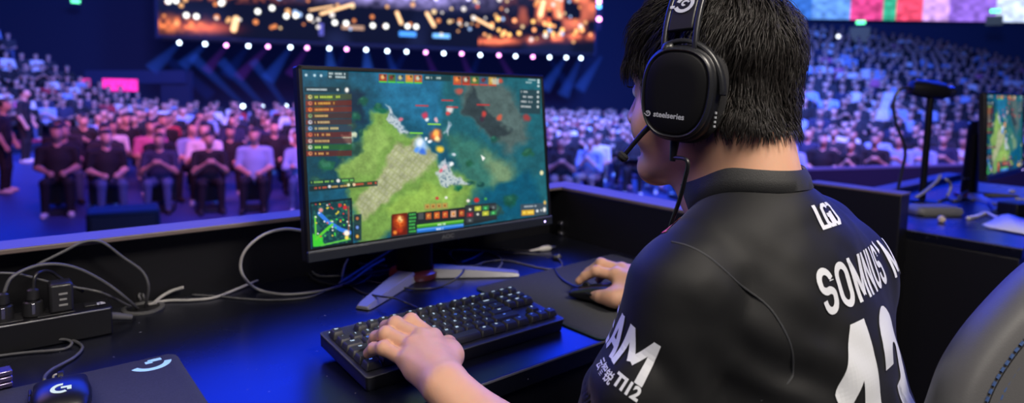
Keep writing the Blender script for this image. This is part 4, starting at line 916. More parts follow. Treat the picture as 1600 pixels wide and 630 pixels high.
def monitor(base, yaw, tilt, label, nx=None):
    base = np.array(base, float); Xa = np.array((math.cos(yaw), math.sin(yaw), 0)); Na = np.array((-math.sin(yaw), math.cos(yaw), 0)); Up = np.array((0, 0, math.cos(tilt)))+Na*math.sin(tilt); Bk = np.cross(Up, Xa)*-1; Bk = np.cross(Xa, Up)*-1
    Bk = Na*math.cos(tilt)-np.array((0, 0, 1))*math.sin(tilt); R = np.stack([Xa, Bk, Up], 1); W, H = .5437, .3026
    foot = base+Na*.115; foot[2] = 0; t = empty('gaming_monitor', foot, label, 'monitor')
    def bx(name, x0, x1, y0, y1, z0, z1, m, bev=.002): return MB().box(base+R@np.array(((x0+x1)/2, (y0+y1)/2, (z0+z1)/2)), (x1-x0, y1-y0, z1-z0), R).build(name, m, t, bevel=bev)
    w2 = W/2
    bx('housing', -w2-.0070, w2+.0070, .002, .024, -.0215, H+.0075, m_mon, .003)
    MB().box(base+R@np.array((0, .040, H*.46)), (.30, .034, .19), R).build('rear_cover', m_mon, t, bevel=.014)
    for n_, a in (('bezel', (-w2-.0065, -w2, -.0035, .0025, -.004, H+.007)), ('bezel', (w2, w2+.0065, -.0035, .0025, -.004, H+.007)), ('bezel', (-w2-.0065, w2+.0065, -.0035, .0025, H, H+.0072))): bx(n_, *a, m_bez, .001)
    bx('chin', -w2-.0068, w2+.0068, -.0060, .0025, -.0215, -.0048, m_chin, .001); bx('chin_line', -w2-.0068, w2+.0068, -.0064, .0, -.0048, -.0030, m_chl, .0004)
    paint_obj('screen', base+R@np.array((-w2, 0, H)), R@np.array((W, 0, 0)), R@np.array((0, 0, -H)), 520, 300, SCN, m_scr, t)
    v, f = text2d('AOC', .0105, 1.25, .0004); mesh_obj('maker_print', flat(v, base+R@np.array((0, -.0064, -.0130)), R@np.array((1., 0, 0)), R@np.array((0, 0, 1.))), f, mat('maker_ink', (.07, .075, .08, 1), .5), t, smooth=False)
    MB().ball(base+R@np.array((w2-.016, -.0062, -.0135)), .0018, 10).build('power_light', glow('power_glow', (.55, .42, 1, 1), 6), t)
    # stand
    c = foot; rz = rotz(yaw)
    top = base+R@np.array((0, .055, .16)); rg = []
    for z, hw, hd_ in ((.012, .0345, .026), (.10, .0335, .024), (.22, .030, .022), (.30, .028, .020)): rg.append([c+rz@np.array((p[0], p[1], z)) for p in rrect(hw*2, hd_*2, .014, 5)])
    MB().loft(rg).build('column', m_col, t, ang=50); MB().box((top+c+np.array((0, 0, top[2])))/2+np.array((0, 0, .01)), (.06, .07, .06), R).build('arm_joint', m_col, t, bevel=.008)
    MB().tube([c+(0, 0, .0004), c+(0, 0, .004), c+(0, 0, .013), c+(0, 0, .0145)], [.050, .0525, .0515, .048], 48).build('base_disc', m_redr, t, ang=50)
    for sx in (-1, 1):
        tip = c+rz@np.array((sx*.182, -.125, 0)); d = tip-c; d /= np.linalg.norm(d); n = np.array((-d[1], d[0], 0)); a = c+d*.040; rg = []
        for s, hw, z0, z1 in ((0, .024, .0006, .020), (.45, .021, .0006, .016), (.93, .0165, .0006, .0095), (1.0, .014, .0006, .0065)):
            p = a+(tip-a)*s; rg.append([p-n*hw+(0, 0, z0), p+n*hw+(0, 0, z0), p+n*hw*.72+(0, 0, z1), p-n*hw*.72+(0, 0, z1)])
        MB().loft(rg).build('foot', m_foot, t, bevel=.0012)
    return t
monitor((.3195, .2932, .1203), rad(-.38), rad(7.28), 'black monitor showing the battle game in front of the player')
# ------------------------------------------------------------------ cables on the desk
def cable(name, label, pts, r, m, group=None, cat='cable', smooth=7):
    """pts: (px, py, z) read off the desk plane z, or plain 3D points of length 4 with a leading None"""
    P = [np.array(p[1:]) if p[0] is None else at(*p) for p in pts]
    o = MB().tube(P, r, 8, smooth=smooth).build(name, m, ang=180); return tag(o, label, cat, group)
def wallpt(x, y, Y):
    d = ray(x, y); return (None,)+tuple(CAM+d*(Y-CAM[1])/d[1])
W1 = .478
R1 = .0026
cable('power_cable', 'grey cable arching from the left plug of the power strip down to the desk grommet', [wallpt(6, 458, .44), wallpt(18, 434, .445), wallpt(52, 417, .455), wallpt(88, 413, .46), wallpt(125, 421, .465), wallpt(165, 442, .47), wallpt(198, 467, .475), (None,)+tuple(at(214, 482, .002)), (None,)+tuple(at(220, 484, -.028))], R1, m_cab)
cable('power_cable', 'thin dark cable running flat behind the power strip to the grommet', [wallpt(-20, 427, .47), wallpt(25, 428, .47), wallpt(62, 437, .47), wallpt(98, 446, .472), wallpt(140, 453, .475), wallpt(165, 460, .476), (None,)+tuple(at(205, 480, .004))], .0021, m_cab)
cable('power_cable', 'cable looping high against the barrier and dropping into the grommet', [wallpt(58, 414, .485), wallpt(98, 394, .488), wallpt(132, 378, .489), wallpt(160, 379, .489), wallpt(192, 402, .488), wallpt(222, 424, .486), wallpt(232, 448, .484), (None,)+tuple(at(227, 478, .004)), (None,)+tuple(at(224, 484, -.02))], .0024, m_cab)
cable('adapter_lead', 'short black lead hooking out of the second plug on the power strip', [wallpt(52, 452, .44), wallpt(54, 434, .442), wallpt(63, 425, .45), wallpt(80, 425, .47), wallpt(96, 436, .478), wallpt(130, 456, .480)], .0026, m_cabd)
cable('signal_cable', 'small cable loop standing up in the desk grommet', [(222, 484, -.02), (220, 470, .006), (217, 462, .016), (221, 458, .018), (225, 466, .010), (223, 484, -.02)], .0022, m_cab)
cable('pale_cable_end', 'pale cable end rising from the grommet beside the loose cables', [(241, 473, .004), (252, 464, .010), (268, 455, .017), (287, 449, .022)], .0030, m_cabl)
cable('display_cable', 'big grey cable loop standing up left of the monitor', [wallpt(474, 361, .42), wallpt(445, 358, .42), wallpt(412, 367, .425), wallpt(386, 388, .43), wallpt(376, 411, .435), wallpt(381, 433, .44), (None,)+tuple(at(402, 452, .006)), (440, 460, .003), (480, 458, .003), (515, 452, .003), (545, 441, .004), (577, 418, .012), (600, 405, .016)], .0027, m_cabl)
cable('display_cable', 'grey cable running along the desk from grommet to the left monitor edge', [(232, 476, .003), (262, 470, .003), (300, 469, .003), (335, 465, .003), (372, 451, .004), (412, 434, .006), (448, 417, .010), (482, 406, .016), (520, 396, .022)], .0027, m_cabl)
cable('signal_cable', 'thin black cable sagging along the foot of the barrier', [(245, 466, .003), (275, 445, .008), (300, 429, .016), (330, 421, .020), (375, 423, .018), (425, 414, .016), (470, 401, .020), (510, 392, .02)], .0017, m_cab)
cable('signal_cable', 'thin cable lying lowest along the front of the cable bundle', [(300, 461, .002), (340, 463, .002), (380, 467, .002), (430, 469, .002), (480, 465, .002), (512, 453, .002), (535, 441, .003), (560, 428, .005), (581, 421, .006)], .0019, m_cab)
cable('signal_cable', 'cable hooked up to the bottom of the monitor near its left corner', [(533, 441, .003), (537, 420, .012), (543, 406, .018), (549, 399, .020), (575, 396, .024), (612, 390, .03)], .0022, m_cabl)
cable('signal_cable', 'grey cable crossing diagonally beneath the monitor toward the stand', [(530, 442, .004), (552, 428, .008), (577, 412, .012), (596, 400, .020), (613, 389, .026)], .0025, m_cabl)
cable('signal_cable', 'dark cable curling behind the crossing cables left of the stand', [(484, 421, .004), (495, 430, .004), (512, 432, .004), (536, 431, .005), (560, 431, .005), (585, 426, .006), (608, 422, .006)], .0024, m_cab)
cable('signal_cable', 'pale cable loop nearest the lower left monitor corner', [(482, 416, .006), (500, 410, .008), (520, 407, .008), (543, 408, .007), (566, 412, .005), (590, 414, .005), (604, 416, .005)], .0019, m_cabl)
cable('signal_cable', 'dark cable circling low between loops left of the stand', [(476, 420, .003), (490, 436, .003), (510, 443, .003), (535, 446, .003), (560, 444, .003), (578, 432, .004), (580, 424, .005)], .0023, m_cabd)
cable('keyboard_cable', 'black keyboard cable curving past the left stand foot', [(600, 404, .006), (570, 420, .004), (548, 441, .003), (556, 452, .003), (570, 459, .004), (585, 462, .013), (600, 464, .020), (616, 466, .018), (634, 473, .006), (650, 480, .004), (664, 487, .010)], .0019, m_cabd)
cable('signal_cable', 'dark cable passing in front of the red ring of the monitor stand', [(571, 439, .004), (590, 442, .004), (612, 446, .004), (640, 451, .003), (670, 451, .003), (694, 446, .003), (714, 435, .014), (725, 422, .016), (722, 412, .006), (706, 404, .006)], .0019, m_cabd)
cable('display_cable', 'dark cable sweeping behind the right stand foot and back', [(676, 387, .012), (704, 391, .010), (735, 391, .006), (762, 393, .004), (780, 402, .003), (784, 411, .003), (777, 421, .004), (764, 429, .005)], .0023, m_cab)
cable('signal_cable', 'long dark cable reaching right to the small black plug', [(690, 390, .010), (720, 392, .006), (765, 394, .003), (820, 396, .003), (850, 398, .003), (866, 401, .006)], .0020, m_cab)
cable('signal_cable', 'thin cable curving back from the small black plug to the monitor stand', [(872, 404, .005), (878, 411, .002), (876, 418, .002), (862, 421, .002), (840, 418, .002), (815, 412, .002), (788, 407, .003), (760, 409, .003), (738, 416, .003), (720, 414, .004), (706, 404, .006), (702, 392, .010)], .0020, m_cab)
cable('mouse_cable', 'black cable leading from the right hand mouse to the bundle', [(866, 420, .004), (872, 430, .005), (880, 438, .006), (890, 444, .007), (899, 448, .009), (907, 449, .012)], .0020, m_cabd)
cable('signal_cable', 'dark vertical cable falling from the monitor into the bundle right of the stand', [(None,)+tuple(at(716, 374, .055)), (712, 383, .03), (705, 390, .012), (704, 402, .006), (712, 412, .005), (732, 416, .005), (752, 414, .005)], .0024, m_cabd)
cable('signal_cable', 'loose black cable end lying right of the stand on the desk', [(700, 398, .007), (716, 410, .007), (738, 404, .004), (752, 396, .004), (757, 391, .003)], .0024, m_cabd)
t = empty('cable_plug', at(868, 403, 0), 'small black plug lying at the back right of the desk', 'plug')
p0, p1 = at(864, 402, .006), at(877, 402, .006); MB().tube([p0, p0*.8+p1*.2, p0*.2+p1*.8, p1], [.004, .0062, .0062, .004], 12).build('plug_body', m_cabd, t); MB().tube([p0*.4+p1*.6+(0, 0, .0056), p0*.2+p1*.8+(0, 0, .0056)], .0016, 8).build('metal_tip', mat('bright_metal', (.6, .6, .62, 1), .25, metal=1), t)
m_wht = mat('white_plastic', (.62, .60, .55, 1), .35)
t = empty('white_connector', at(846, 391, 0), 'white cable connector lying at the back of the desk', 'connector')
a_, b_ = at(828, 392, .005), at(861, 387, .006); MB().tube([a_, a_*.55+b_*.45, a_*.45+b_*.55, a_*.1+b_*.9, b_], [.0022, .0035, .0068, .0072, .003], 12).build('connector_body', m_wht, t); MB().tube([b_, b_+(b_-a_)*.18], .0034, 8).build('metal_tip', MATS['bright_metal'], t)
cable('connector_lead', 'black lead of the white connector lying behind the cables', [(829, 392, .004), (800, 391, .003), (770, 389, .003), (735, 386, .003)], .0018, m_cabd)
t = empty('clamp', wallpt(877, 356, .494)[1:], 'small metal clamp on the inner face of the barrier right of the monitor', 'clamp')
for y_, nm in ((349, 'clamp_screw'), (365, 'clamp_pad')):
    p = np.array(wallpt(876, y_, .492)[1:]); MB().tube([p+(0, .004, 0), p+(0, -.006, 0), p+(0, -.009, 0)], [.0065, .0065, .004], 14).build(nm, MATS['bright_metal'], t)
p = np.array(wallpt(877, 357, .490)[1:]); MB().box(p, (.008, .008, .024)).build('clamp_bar', m_blkm, t, bevel=.001)
t = empty('cable_grommet', at(224, 483, 0), 'round cable grommet set in the desk beside the power strip', 'grommet')
gc = at(224, 483, 0); MB().loft([[gc+np.array((r*math.cos(2*math.pi*k/40), r*math.sin(2*math.pi*k/40), z)) for k in range(40)] for r, z in ((.033, .0003), (.033, .003), (.030, .0042), (.0255, .0040), (.0250, .0003))], cap=False).build('grommet_ring', mat('grommet_grey', (.085, .085, .085, 1), .5), t, ang=50)
MB().cyl(gc+(0, 0, .0002), gc+(0, 0, .0006), .0252, 32).build('grommet_hole', m_msd, t)
# power strip
ps = empty('power_strip', (-.36, .44, 0), 'black metal power strip with plugs at the far left of the desk', 'power strip')
x0, x1, y0, y1, zt = -.78, -.222, .411, .462, .044
MB().box(((x0+x1)/2, (y0+y1)/2, zt/2+.0004), (x1-x0, y1-y0, zt-.0008)).build('housing', mat('strip_black', (.006, .006, .007, 1), .4), ps, bevel=.0022)
MB().box(((x0+x1)/2, y0-.0006, zt-.0016), (x1-x0-.006, .0014, .0022)).build('edge_rail', mat('strip_edge', (.30, .30, .31, 1), .3, metal=.6), ps, bevel=.0005)
m_sock = mat('socket_face', (.016, .016, .018, 1), .35)
for k in range(7):
    cx = -.262-.062*k-.03
    s_ = MB().box((cx, .437, zt+.0008), (.046, .038, .0016)).build('socket', m_sock, ps, bevel=.0008)
    mb = MB()
    for dx, dy, rz in ((-.011, -.006, .5), (.011, -.006, -.5), (0, .008, 0)): mb.box((cx+dx, .437+dy, zt+.0017), (.0024, .008, .0004), rotz(rz))
    mb.build('slots', m_msd, s_)
MB().box((-.247, .436, zt+.0014), (.018, .014, .0024)).build('rocker_switch', m_sock, ps, bevel=.0008)
v, f = stroke2d([[(0, 0), (.8, 0)], [(.15, 0), (.15, .7)], [(.15, .7), (.5, .7), (.5, .35), (.65, .35), (.65, 0)]], .22); mesh_obj('symbol_print', [(-.240+p[0]*.014, .427+p[1]*.014, zt+.0027) for p in v], f, mat('strip_ink', (.6, .6, .6, 1), .5), ps, smooth=False)
MB().cyl((x1-.001, .437, .022), (x1+.030, .440, .012), .007, 14, .0045).build('cord_outlet', m_cab, ps)
m_sil = MATS['bright_metal']
for (px, yb, yt, nm, lb) in ((4, 497, 458, 'power_plug', 'leftmost black power plug standing in the power strip'), (51, 484, 451, 'power_plug', 'second black power plug standing in the power strip')):
    b_ = np.array(wallpt(px, yb, .437)[1:]); b_[2] = zt+.0012; t_ = np.array(wallpt(px, yt, .437)[1:]); L = t_-b_
    t = empty(nm, b_, lb, 'plug'); MB().tube([b_, b_+L*.12, b_+L*.5, b_+L*.55, b_+L*.95, t_], [.013, .0135, .012, .0085, .0075, .0045], 16).build('plug_body', m_cabd, t, ang=50)
    MB().tube([b_+L*.54, b_+L*.62], .0092, 16).build('plug_collar', m_blkm, t); MB().box(b_+L*.30+np.array((0, -.0128, 0)), (.005, .002, L[2]*.42)).build('plug_stripe', m_sil, t, bevel=.0008)
b_ = np.array(wallpt(95, 476, .437)[1:]); b_[2] = zt+.0012; t = empty('plug_adapter', b_, 'square black plug adapter with pale lettering on the power strip', 'adapter')
MB().box(b_+(0, 0, .022), (.030, .034, .044)).build('adapter_body', m_cabd, t, bevel=.004); mb = MB(); [mb.box(b_+np.array((.002, -.0172, .012+.0085*k)), (.011-.002*(k % 2), .0006, .0028)) for k in range(3)]; mb.build('adapter_marks', mat('strip_ink2', (.25, .25, .25, 1), .5), t)
# left mouse cable, silver block
def floorpath(L, z=.0028): return [(x, y, z) for x, y in L]
cable('mouse_cable', 'grey cable of the left mouse looping on the desk', [(69, 594, .012), (71, 587, .008), (82, 577, .006), (99, 568, .003), (115, 559, .003), (126, 549, .0025), (128, 541, .0025), (118, 534, .0025), (103, 530, .0025), (80, 529, .0025), (41, 533, .0025), (0, 538, .0025), (-40, 545, .0025)], .0022, m_cab)
cable('mouse_cable', 'doubled grey cable loop inside the left mouse cable', [(-40, 560, .0025), (-5, 555, .0025), (27, 544, .0025), (58, 534, .0060), (85, 531, .0075), (104, 531, .0075), (112, 536, .006), (106, 543, .0025), (89, 547, .0025), (41, 551, .0025), (0, 556, .0025), (-40, 563, .0025)], .0020, m_cab)
t = empty('cable_clip', at(89, 590, .01), 'small grey cable clip beside the left mouse', 'clip'); p = at(89, 590, .016); MB().tube([p+(-.004, 0, -.004), p+(-.003, .001, .003), p+(.003, .001, .003), p+(.004, 0, -.004)], .0014, 8, smooth=5).build('clip_wire', m_cabl, t)
bp_ = at(2, 606, 0); t = empty('silver_block', bp_, 'small silver metal block at the left edge of the desk', 'block'); m_alu = mat('anodised_metal', (.30, .24, .42, 1), .25, metal=.9)
for k in range(3): MB().box(bp_+np.array((-.004, .0, .0048+.0078*k)), (.030, .020, .0062), rotz(rad(5))).build('fin', m_alu, t, bevel=.0012)
MB().box(bp_+np.array((-.006, .002, .0115)), (.022, .014, .021), rotz(rad(5))).build('core', m_blkm, t)

# ------------------------------------------------------------------ the player's chair
m_lth = mat('chair_leather', (.085, .085, .088, 1), .5, bump=.25, bscale=700, spec=.4, fdist=.0006); m_nvy = mat('chair_navy', (.0035, .008, .022, 1), .55, bump=.25, bscale=700, fdist=.0006); m_sti = mat('blue_stitch', (.035, .08, .22, 1), .6); m_grv = mat('chair_groove_shade', (.004, .004, .005, 1), .6)
chair = empty('gaming_chair', (.46, -.50, -.74), 'dark gaming chair with grey shoulder and blue stitching behind the player', 'chair')
CE = [(1436, 790, .58), (1460, 725, .585), (1482, 660, .59), (1506, 592, .595), (1542, 533, .60), (1588, 478, .605), (1636, 430, .61), (1684, 393, .62), (1740, 362, .635), (1800, 345, .66)]
edge = np.array([deep(*p) for p in CE]); cxm = .585
cv = np.array(catmull(edge, 5)); cen_ = deep(1815, 345, .665); mir = cv[::-1].copy(); mir = mir+2*((cen_-mir)@_r)[:, None]*_r[None, :]; cxm = cen_[0]; prof = np.concatenate([cv, mir]); low = prof[[0]].copy()
cenl = np.array((cxm, prof[:, 1].mean(), .0)); rings = []
bk = -_f*np.array((1, 1, 0))+np.array((0, 0, .05)); bk /= np.linalg.norm(bk); hub = cen_-_u*.20
for inset, dp in ((.050, -.060), (.022, -.056), (.006, -.042), (.0, -.026), (.0, -.012), (.004, .002), (.012, .010), (.026, .014)):
    rings.append([p+bk*dp+(hub-p)/np.linalg.norm(hub-p)*inset for p in prof])
MB().loft(rings).build('shoulder_bolster', m_lth, chair, ang=180)
rings2 = []
for inset, dp in ((.026, .011), (.032, .0135), (.044, .017), (.13, .019)):
    rings2.append([p+bk*dp+(hub-p)/np.linalg.norm(hub-p)*inset for p in prof])
MB().loft(rings2).build('back_panel', m_nvy, chair, ang=180)
MB().tube([np.array(p) for p in rings2[0]], .0032, 8).build('groove_shade', m_grv, chair)  # dark tube stands in for the shaded groove beside the stitching
for nm, A_, B_, w in (('stitch_row', rings[6], rings[7], .70), ('stitch_row', rings2[1], rings2[2], .25)):
    L_ = [np.array(a)*(1-w)+np.array(b)*w for a, b in zip(A_, B_)]; L_ = catmull(L_, 3); s_ = np.r_[0, np.cumsum([np.linalg.norm(b-a) for a, b in zip(L_, L_[1:])])]; mb = MB(); x = .0; La = np.array(L_)
    while x < s_[-1]-.006:
        q = [np.array([np.interp(x+d, s_, La[:, k]) for k in range(3)])+bk*.0010 for d in (0, .0048)]; mb.tube(q, [.0014, .0014], 6); x += .0078
    o = mb.build(nm, m_sti, chair); o['kind'] = 'stuff'; o['label'] = 'blue double stitching'
cf = _f*np.array((1, 1, 0)); cf /= np.linalg.norm(cf); CR = np.stack([_r0, cf, np.array((0, 0, 1.))], 1); sc_ = np.array((.46, -.50, 0))
MB().box(sc_+(0, 0, -.325), (.50, .48, .09), CR).build('seat_cushion', m_nvy, chair, bevel=.03, bseg=4)
for sx in (-.29, .29): MB().box(sc_+CR@np.array((sx, .04, -.08)), (.07, .26, .03), CR).build('armrest', m_blk, chair, bevel=.01); MB().box(sc_+CR@np.array((sx, .02, -.20)), (.03, .05, .22), CR).build('armrest_post', m_blkm, chair, bevel=.006)
MB().cyl(sc_+(0, 0, -.37), sc_+(0, 0, -.66), .028, 20).build('gas_lift', m_blkm, chair)
for k in range(5):
    a = 2*math.pi*k/5+.3; d = np.array((math.cos(a), math.sin(a), 0)); o_ = sc_+(0, 0, -.655); l_ = MB().tube([o_, o_+d*.31+(0, 0, -.02)], [.028, .016], 10).build('base_arm', m_blkm, chair); MB().tube([o_+d*.31+np.array((-d[1], d[0], 0))*.02+(0, 0, -.053), o_+d*.31-np.array((-d[1], d[0], 0))*.02+(0, 0, -.053)], .030, 16).build('castor', m_blk, l_)

# ------------------------------------------------------------------ the neighbouring desk
nd = empty('gaming_desk', (2.5, -.04, -.74), 'black glossy player desk on the right beyond the player, cluttered with cables', 'desk')
bb('tabletop', 1.79, 3.35, -.325, .235, -.03, 0, m_top, nd); bb('edge_trim', 1.788, 1.7905, -.325, .235, -.004, -.0006, m_edge, nd, .0003); bb('front_trim', 1.79, 3.35, -.3265, -.3248, -.004, -.0006, m_edge, nd, .0003)
bb('side_barrier', 1.715, 1.787, -.045, .235, -.74, .108, m_blk, nd); bb('side_barrier_cap', 1.712, 1.789, -.047, .235, .1082, .116, m_cap, nd)
bb('front_barrier', 1.715, 3.4, .237, .30, -.74, .02, m_blk, nd); bb('front_barrier_cap', 1.712, 3.4, .2355, .302, .0202, .027, m_cap, nd); bb('side_panel', 1.79, 1.815, -.32, .235, -.74, -.031, m_blk, nd); bb('front_apron', 1.82, 3.35, -.315, -.295, -.20, -.031, m_blk, nd); bb('side_panel', 3.32, 3.35, -.29, .235, -.74, -.031, m_blk, nd)
monitor((2.775, -.068, .1203), rad(0), rad(4), 'black monitor at the right edge showing the same game on the neighbouring desk')
cs = at(1444, 312, 0)
cs = np.array((2.42, .110, 0)); t = empty('desk_camera', cs, 'small black camera on a slim stand with a looped lead on the neighbouring desk', 'camera')
H = .410; MB().tube([cs+(0, 0, .0004), cs+(0, 0, .006), cs+(0, 0, .011)], [.055, .055, .045], 28).build('stand_base', m_blkm, t); MB().cyl(cs+(0, 0, .008), cs+(0, 0, H), .0125, 14).build('stand_pole', m_blkm, t)
cax = _r*.97+np.array((0, 0, -.11)); cax /= np.linalg.norm(cax); c0 = cs+(0, 0, H+.022); MB().tube([c0-cax*.085, c0-cax*.080, c0-cax*.04, c0+cax*.045, c0+cax*.055, c0+cax*.085, c0+cax*.09], [.012, .026, .033, .033, .024, .022, .014], 20).build('camera_body', m_mon, t, ang=50)
MB().tube([c0-cax*.06+(0, 0, .031), c0+cax*.03+(0, 0, .0325)], .0045, 8).build('top_rail', MATS['bright_metal'], t); MB().tube([c0+cax*.055, c0+cax*.080], .0235, 20).build('lens_ring', MATS['bright_metal'], t)
MB().tube([c0-cax*.08, c0-cax*.12+(0, 0, -.01), c0-cax*.14+(0, 0, -.07), c0-cax*.12+(0, 0, -.15), c0-cax*.08+(0, 0, -.24), c0-cax*.09+(0, 0, -.34), c0-cax*.10+(0, 0, -.425)], .006, 8, smooth=5).build('lead', m_cabd, t)
def ncable(label, pts, r, m): return cable('signal_cable', label, pts, r, m)
ncable('pale grey cable bowed upward left of the black camera stand foot', [wallpt(1432, 308, .05), wallpt(1447, 298, .05), wallpt(1463, 284, .05), wallpt(1469, 274, .05)], .006, m_cabl)
ncable('pale grey cable arching right of the camera stand foot', [wallpt(1478, 280, .04), wallpt(1485, 288, .04), wallpt(1484, 298, .04), wallpt(1480, 306, .04)], .006, m_cabl)
ncable('grey cable zigzagging beside the neighbouring monitor', [wallpt(1506, 279, .04), wallpt(1524, 282, .04), wallpt(1524, 290, .04), wallpt(1510, 300, .04), wallpt(1497, 308, .03)], .005, m_cab)
ncable('blue and red cable lying on the neighbouring desk', [(1528, 312, .005), (1540, 314, .005), (1550, 322, .005), (1554, 330, .005)], .006, mat('blue_cable', (.03, .06, .25, 1), .5))
ncable('dark tangled cable lying on the back of the neighbouring desk', [(1466, 315, .005), (1480, 310, .006), (1492, 314, .006), (1505, 309, .006), (1522, 313, .006)], .006, m_cab)
ncable('white cable folded on the neighbouring desk above the paper', [(1512, 341, .006), (1526, 338, .006), (1541, 333, .006), (1560, 342, .006), (1585, 348, .006), (1620, 356, .006)], .007, m_wht)
t = empty('flat_device', at(1456, 336, 0), 'grey flat device lying near the left end of the neighbouring desk', 'device'); p = at(1457, 334, 0); MB().loft([[tuple(rotz(rad(-32))[:2, :2]@np.array(q)+p[:2])+(z,) for q in rrect(w, d, .02, 6)] for w, d, z in ((.17, .085, .0005), (.18, .095, .012), (.17, .085, .026), (.12, .05, .032))]).build('device_body', mat('device_grey', (.16, .16, .16, 1), .5), t, ang=60)
t = empty('earphone', at(1471, 343, 0), 'small pale round earphone on the neighbouring desk', 'earphone'); p = at(1471, 343, .011); MB().ball(p, .0125, 14).build('bud', mat('bud_pale', (.6, .48, .38, 1), .4), t)
pg = []
for i in range(13):
    s = i/12; a_ = np.array(at(1534+s*120, 354-16*math.sin(min(1, s*2.2)*math.pi/2)*(1 if s < .45 else 1)+s*14, .004)); b_ = np.array(at(1545+s*110, 356+s*20, .004)); h = .006+.016*math.exp(-((s-.3)/.16)**2); pg.append((a_+(0, 0, h), b_+(0, 0, .002)))
t = empty('paper_sheet', at(1570, 352, 0), 'white crumpled paper sheet at the right edge of the neighbouring desk', 'paper'); mb = MB(); mb.add([p for q in pg for p in q], [(2*i, 2*i+1, 2*i+3, 2*i+2) for i in range(12)]); o = mb.build('sheet', mat('paper_white', (.75, .74, .72, 1), .8), t, ang=180); sd = o.modifiers.new('thick', 'SOLIDIFY'); sd.thickness = .0015
t = empty('control_box', at(1596, 335, 0), 'black control box with red lights on the neighbouring desk', 'box'); p = at(1600, 337, 0); MB().box(p+(.02, .02, .022), (.13, .07, .043), rotz(rad(-20))).build('box_body', m_blk, t, bevel=.005)
for k in range(4): MB().ball(at(1586+k*6, 332+k*2, .028)-_f*.055, .0048, 10).build('red_light', glow('red_led', (1, .05, .08, 1), 2.2), t)
for k in range(2): MB().tube([at(1586, 311+9*k, .03), at(1606, 313+9*k, .03)], .006, 8).build('metal_bar', m_foot, t)
t = empty('white_connector', at(1582, 300, .0), 'white plug lying below the neighbouring monitor', 'connector'); p = at(1581, 299, .012); MB().ball(p, (.022, .014, .010), 14).build('connector_body', m_wht, t)
# ------------------------------------------------------------------ arena
FZ = -1.75
m_floor = mat('arena_floor', (.035, .05, .16, 1), .5, noise=.25, nscale=1.5)
m_stage = mat('stage_floor', (.02, .02, .025, 1), .5)
def slab(name, pts, z0, z1, m, kind='structure', parent=None, label=None, cat=None):
    n = len(pts); o = MB().add([(p[0], p[1], z0) for p in pts]+[(p[0], p[1], z1) for p in pts], [tuple(range(n-1, -1, -1)), tuple(range(n, 2*n))]+[(i, (i+1) % n, n+(i+1) % n, n+i) for i in range(n)]).build(name, m, parent, smooth=False)
    return tag(o, label, cat, kind=kind)
slab('floor', [ar(-9, -40)[:2], ar(-9, 40)[:2], ar(46, 40)[:2], ar(46, -40)[:2]], FZ-.1, FZ, m_floor)
slab('floor_stage', [ar(-5, -7)[:2], ar(-5, 9)[:2], ar(2.2, 9)[:2], ar(2.2, -7)[:2]], FZ+.002, -.7405, m_stage)
m_navy = mat('arena_dark', (.004, .006, .03, 1), .8, emit=(.001, .002, .018, 1), es=1)  # faint blue emission stands in for haze over the dark surfaces
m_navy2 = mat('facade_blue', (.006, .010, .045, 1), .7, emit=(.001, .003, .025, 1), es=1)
slab('wall_back', [ar(44, -40)[:2], ar(44, 40)[:2], ar(44.4, 40)[:2], ar(44.4, -40)[:2]], FZ, 8.6, m_navy)
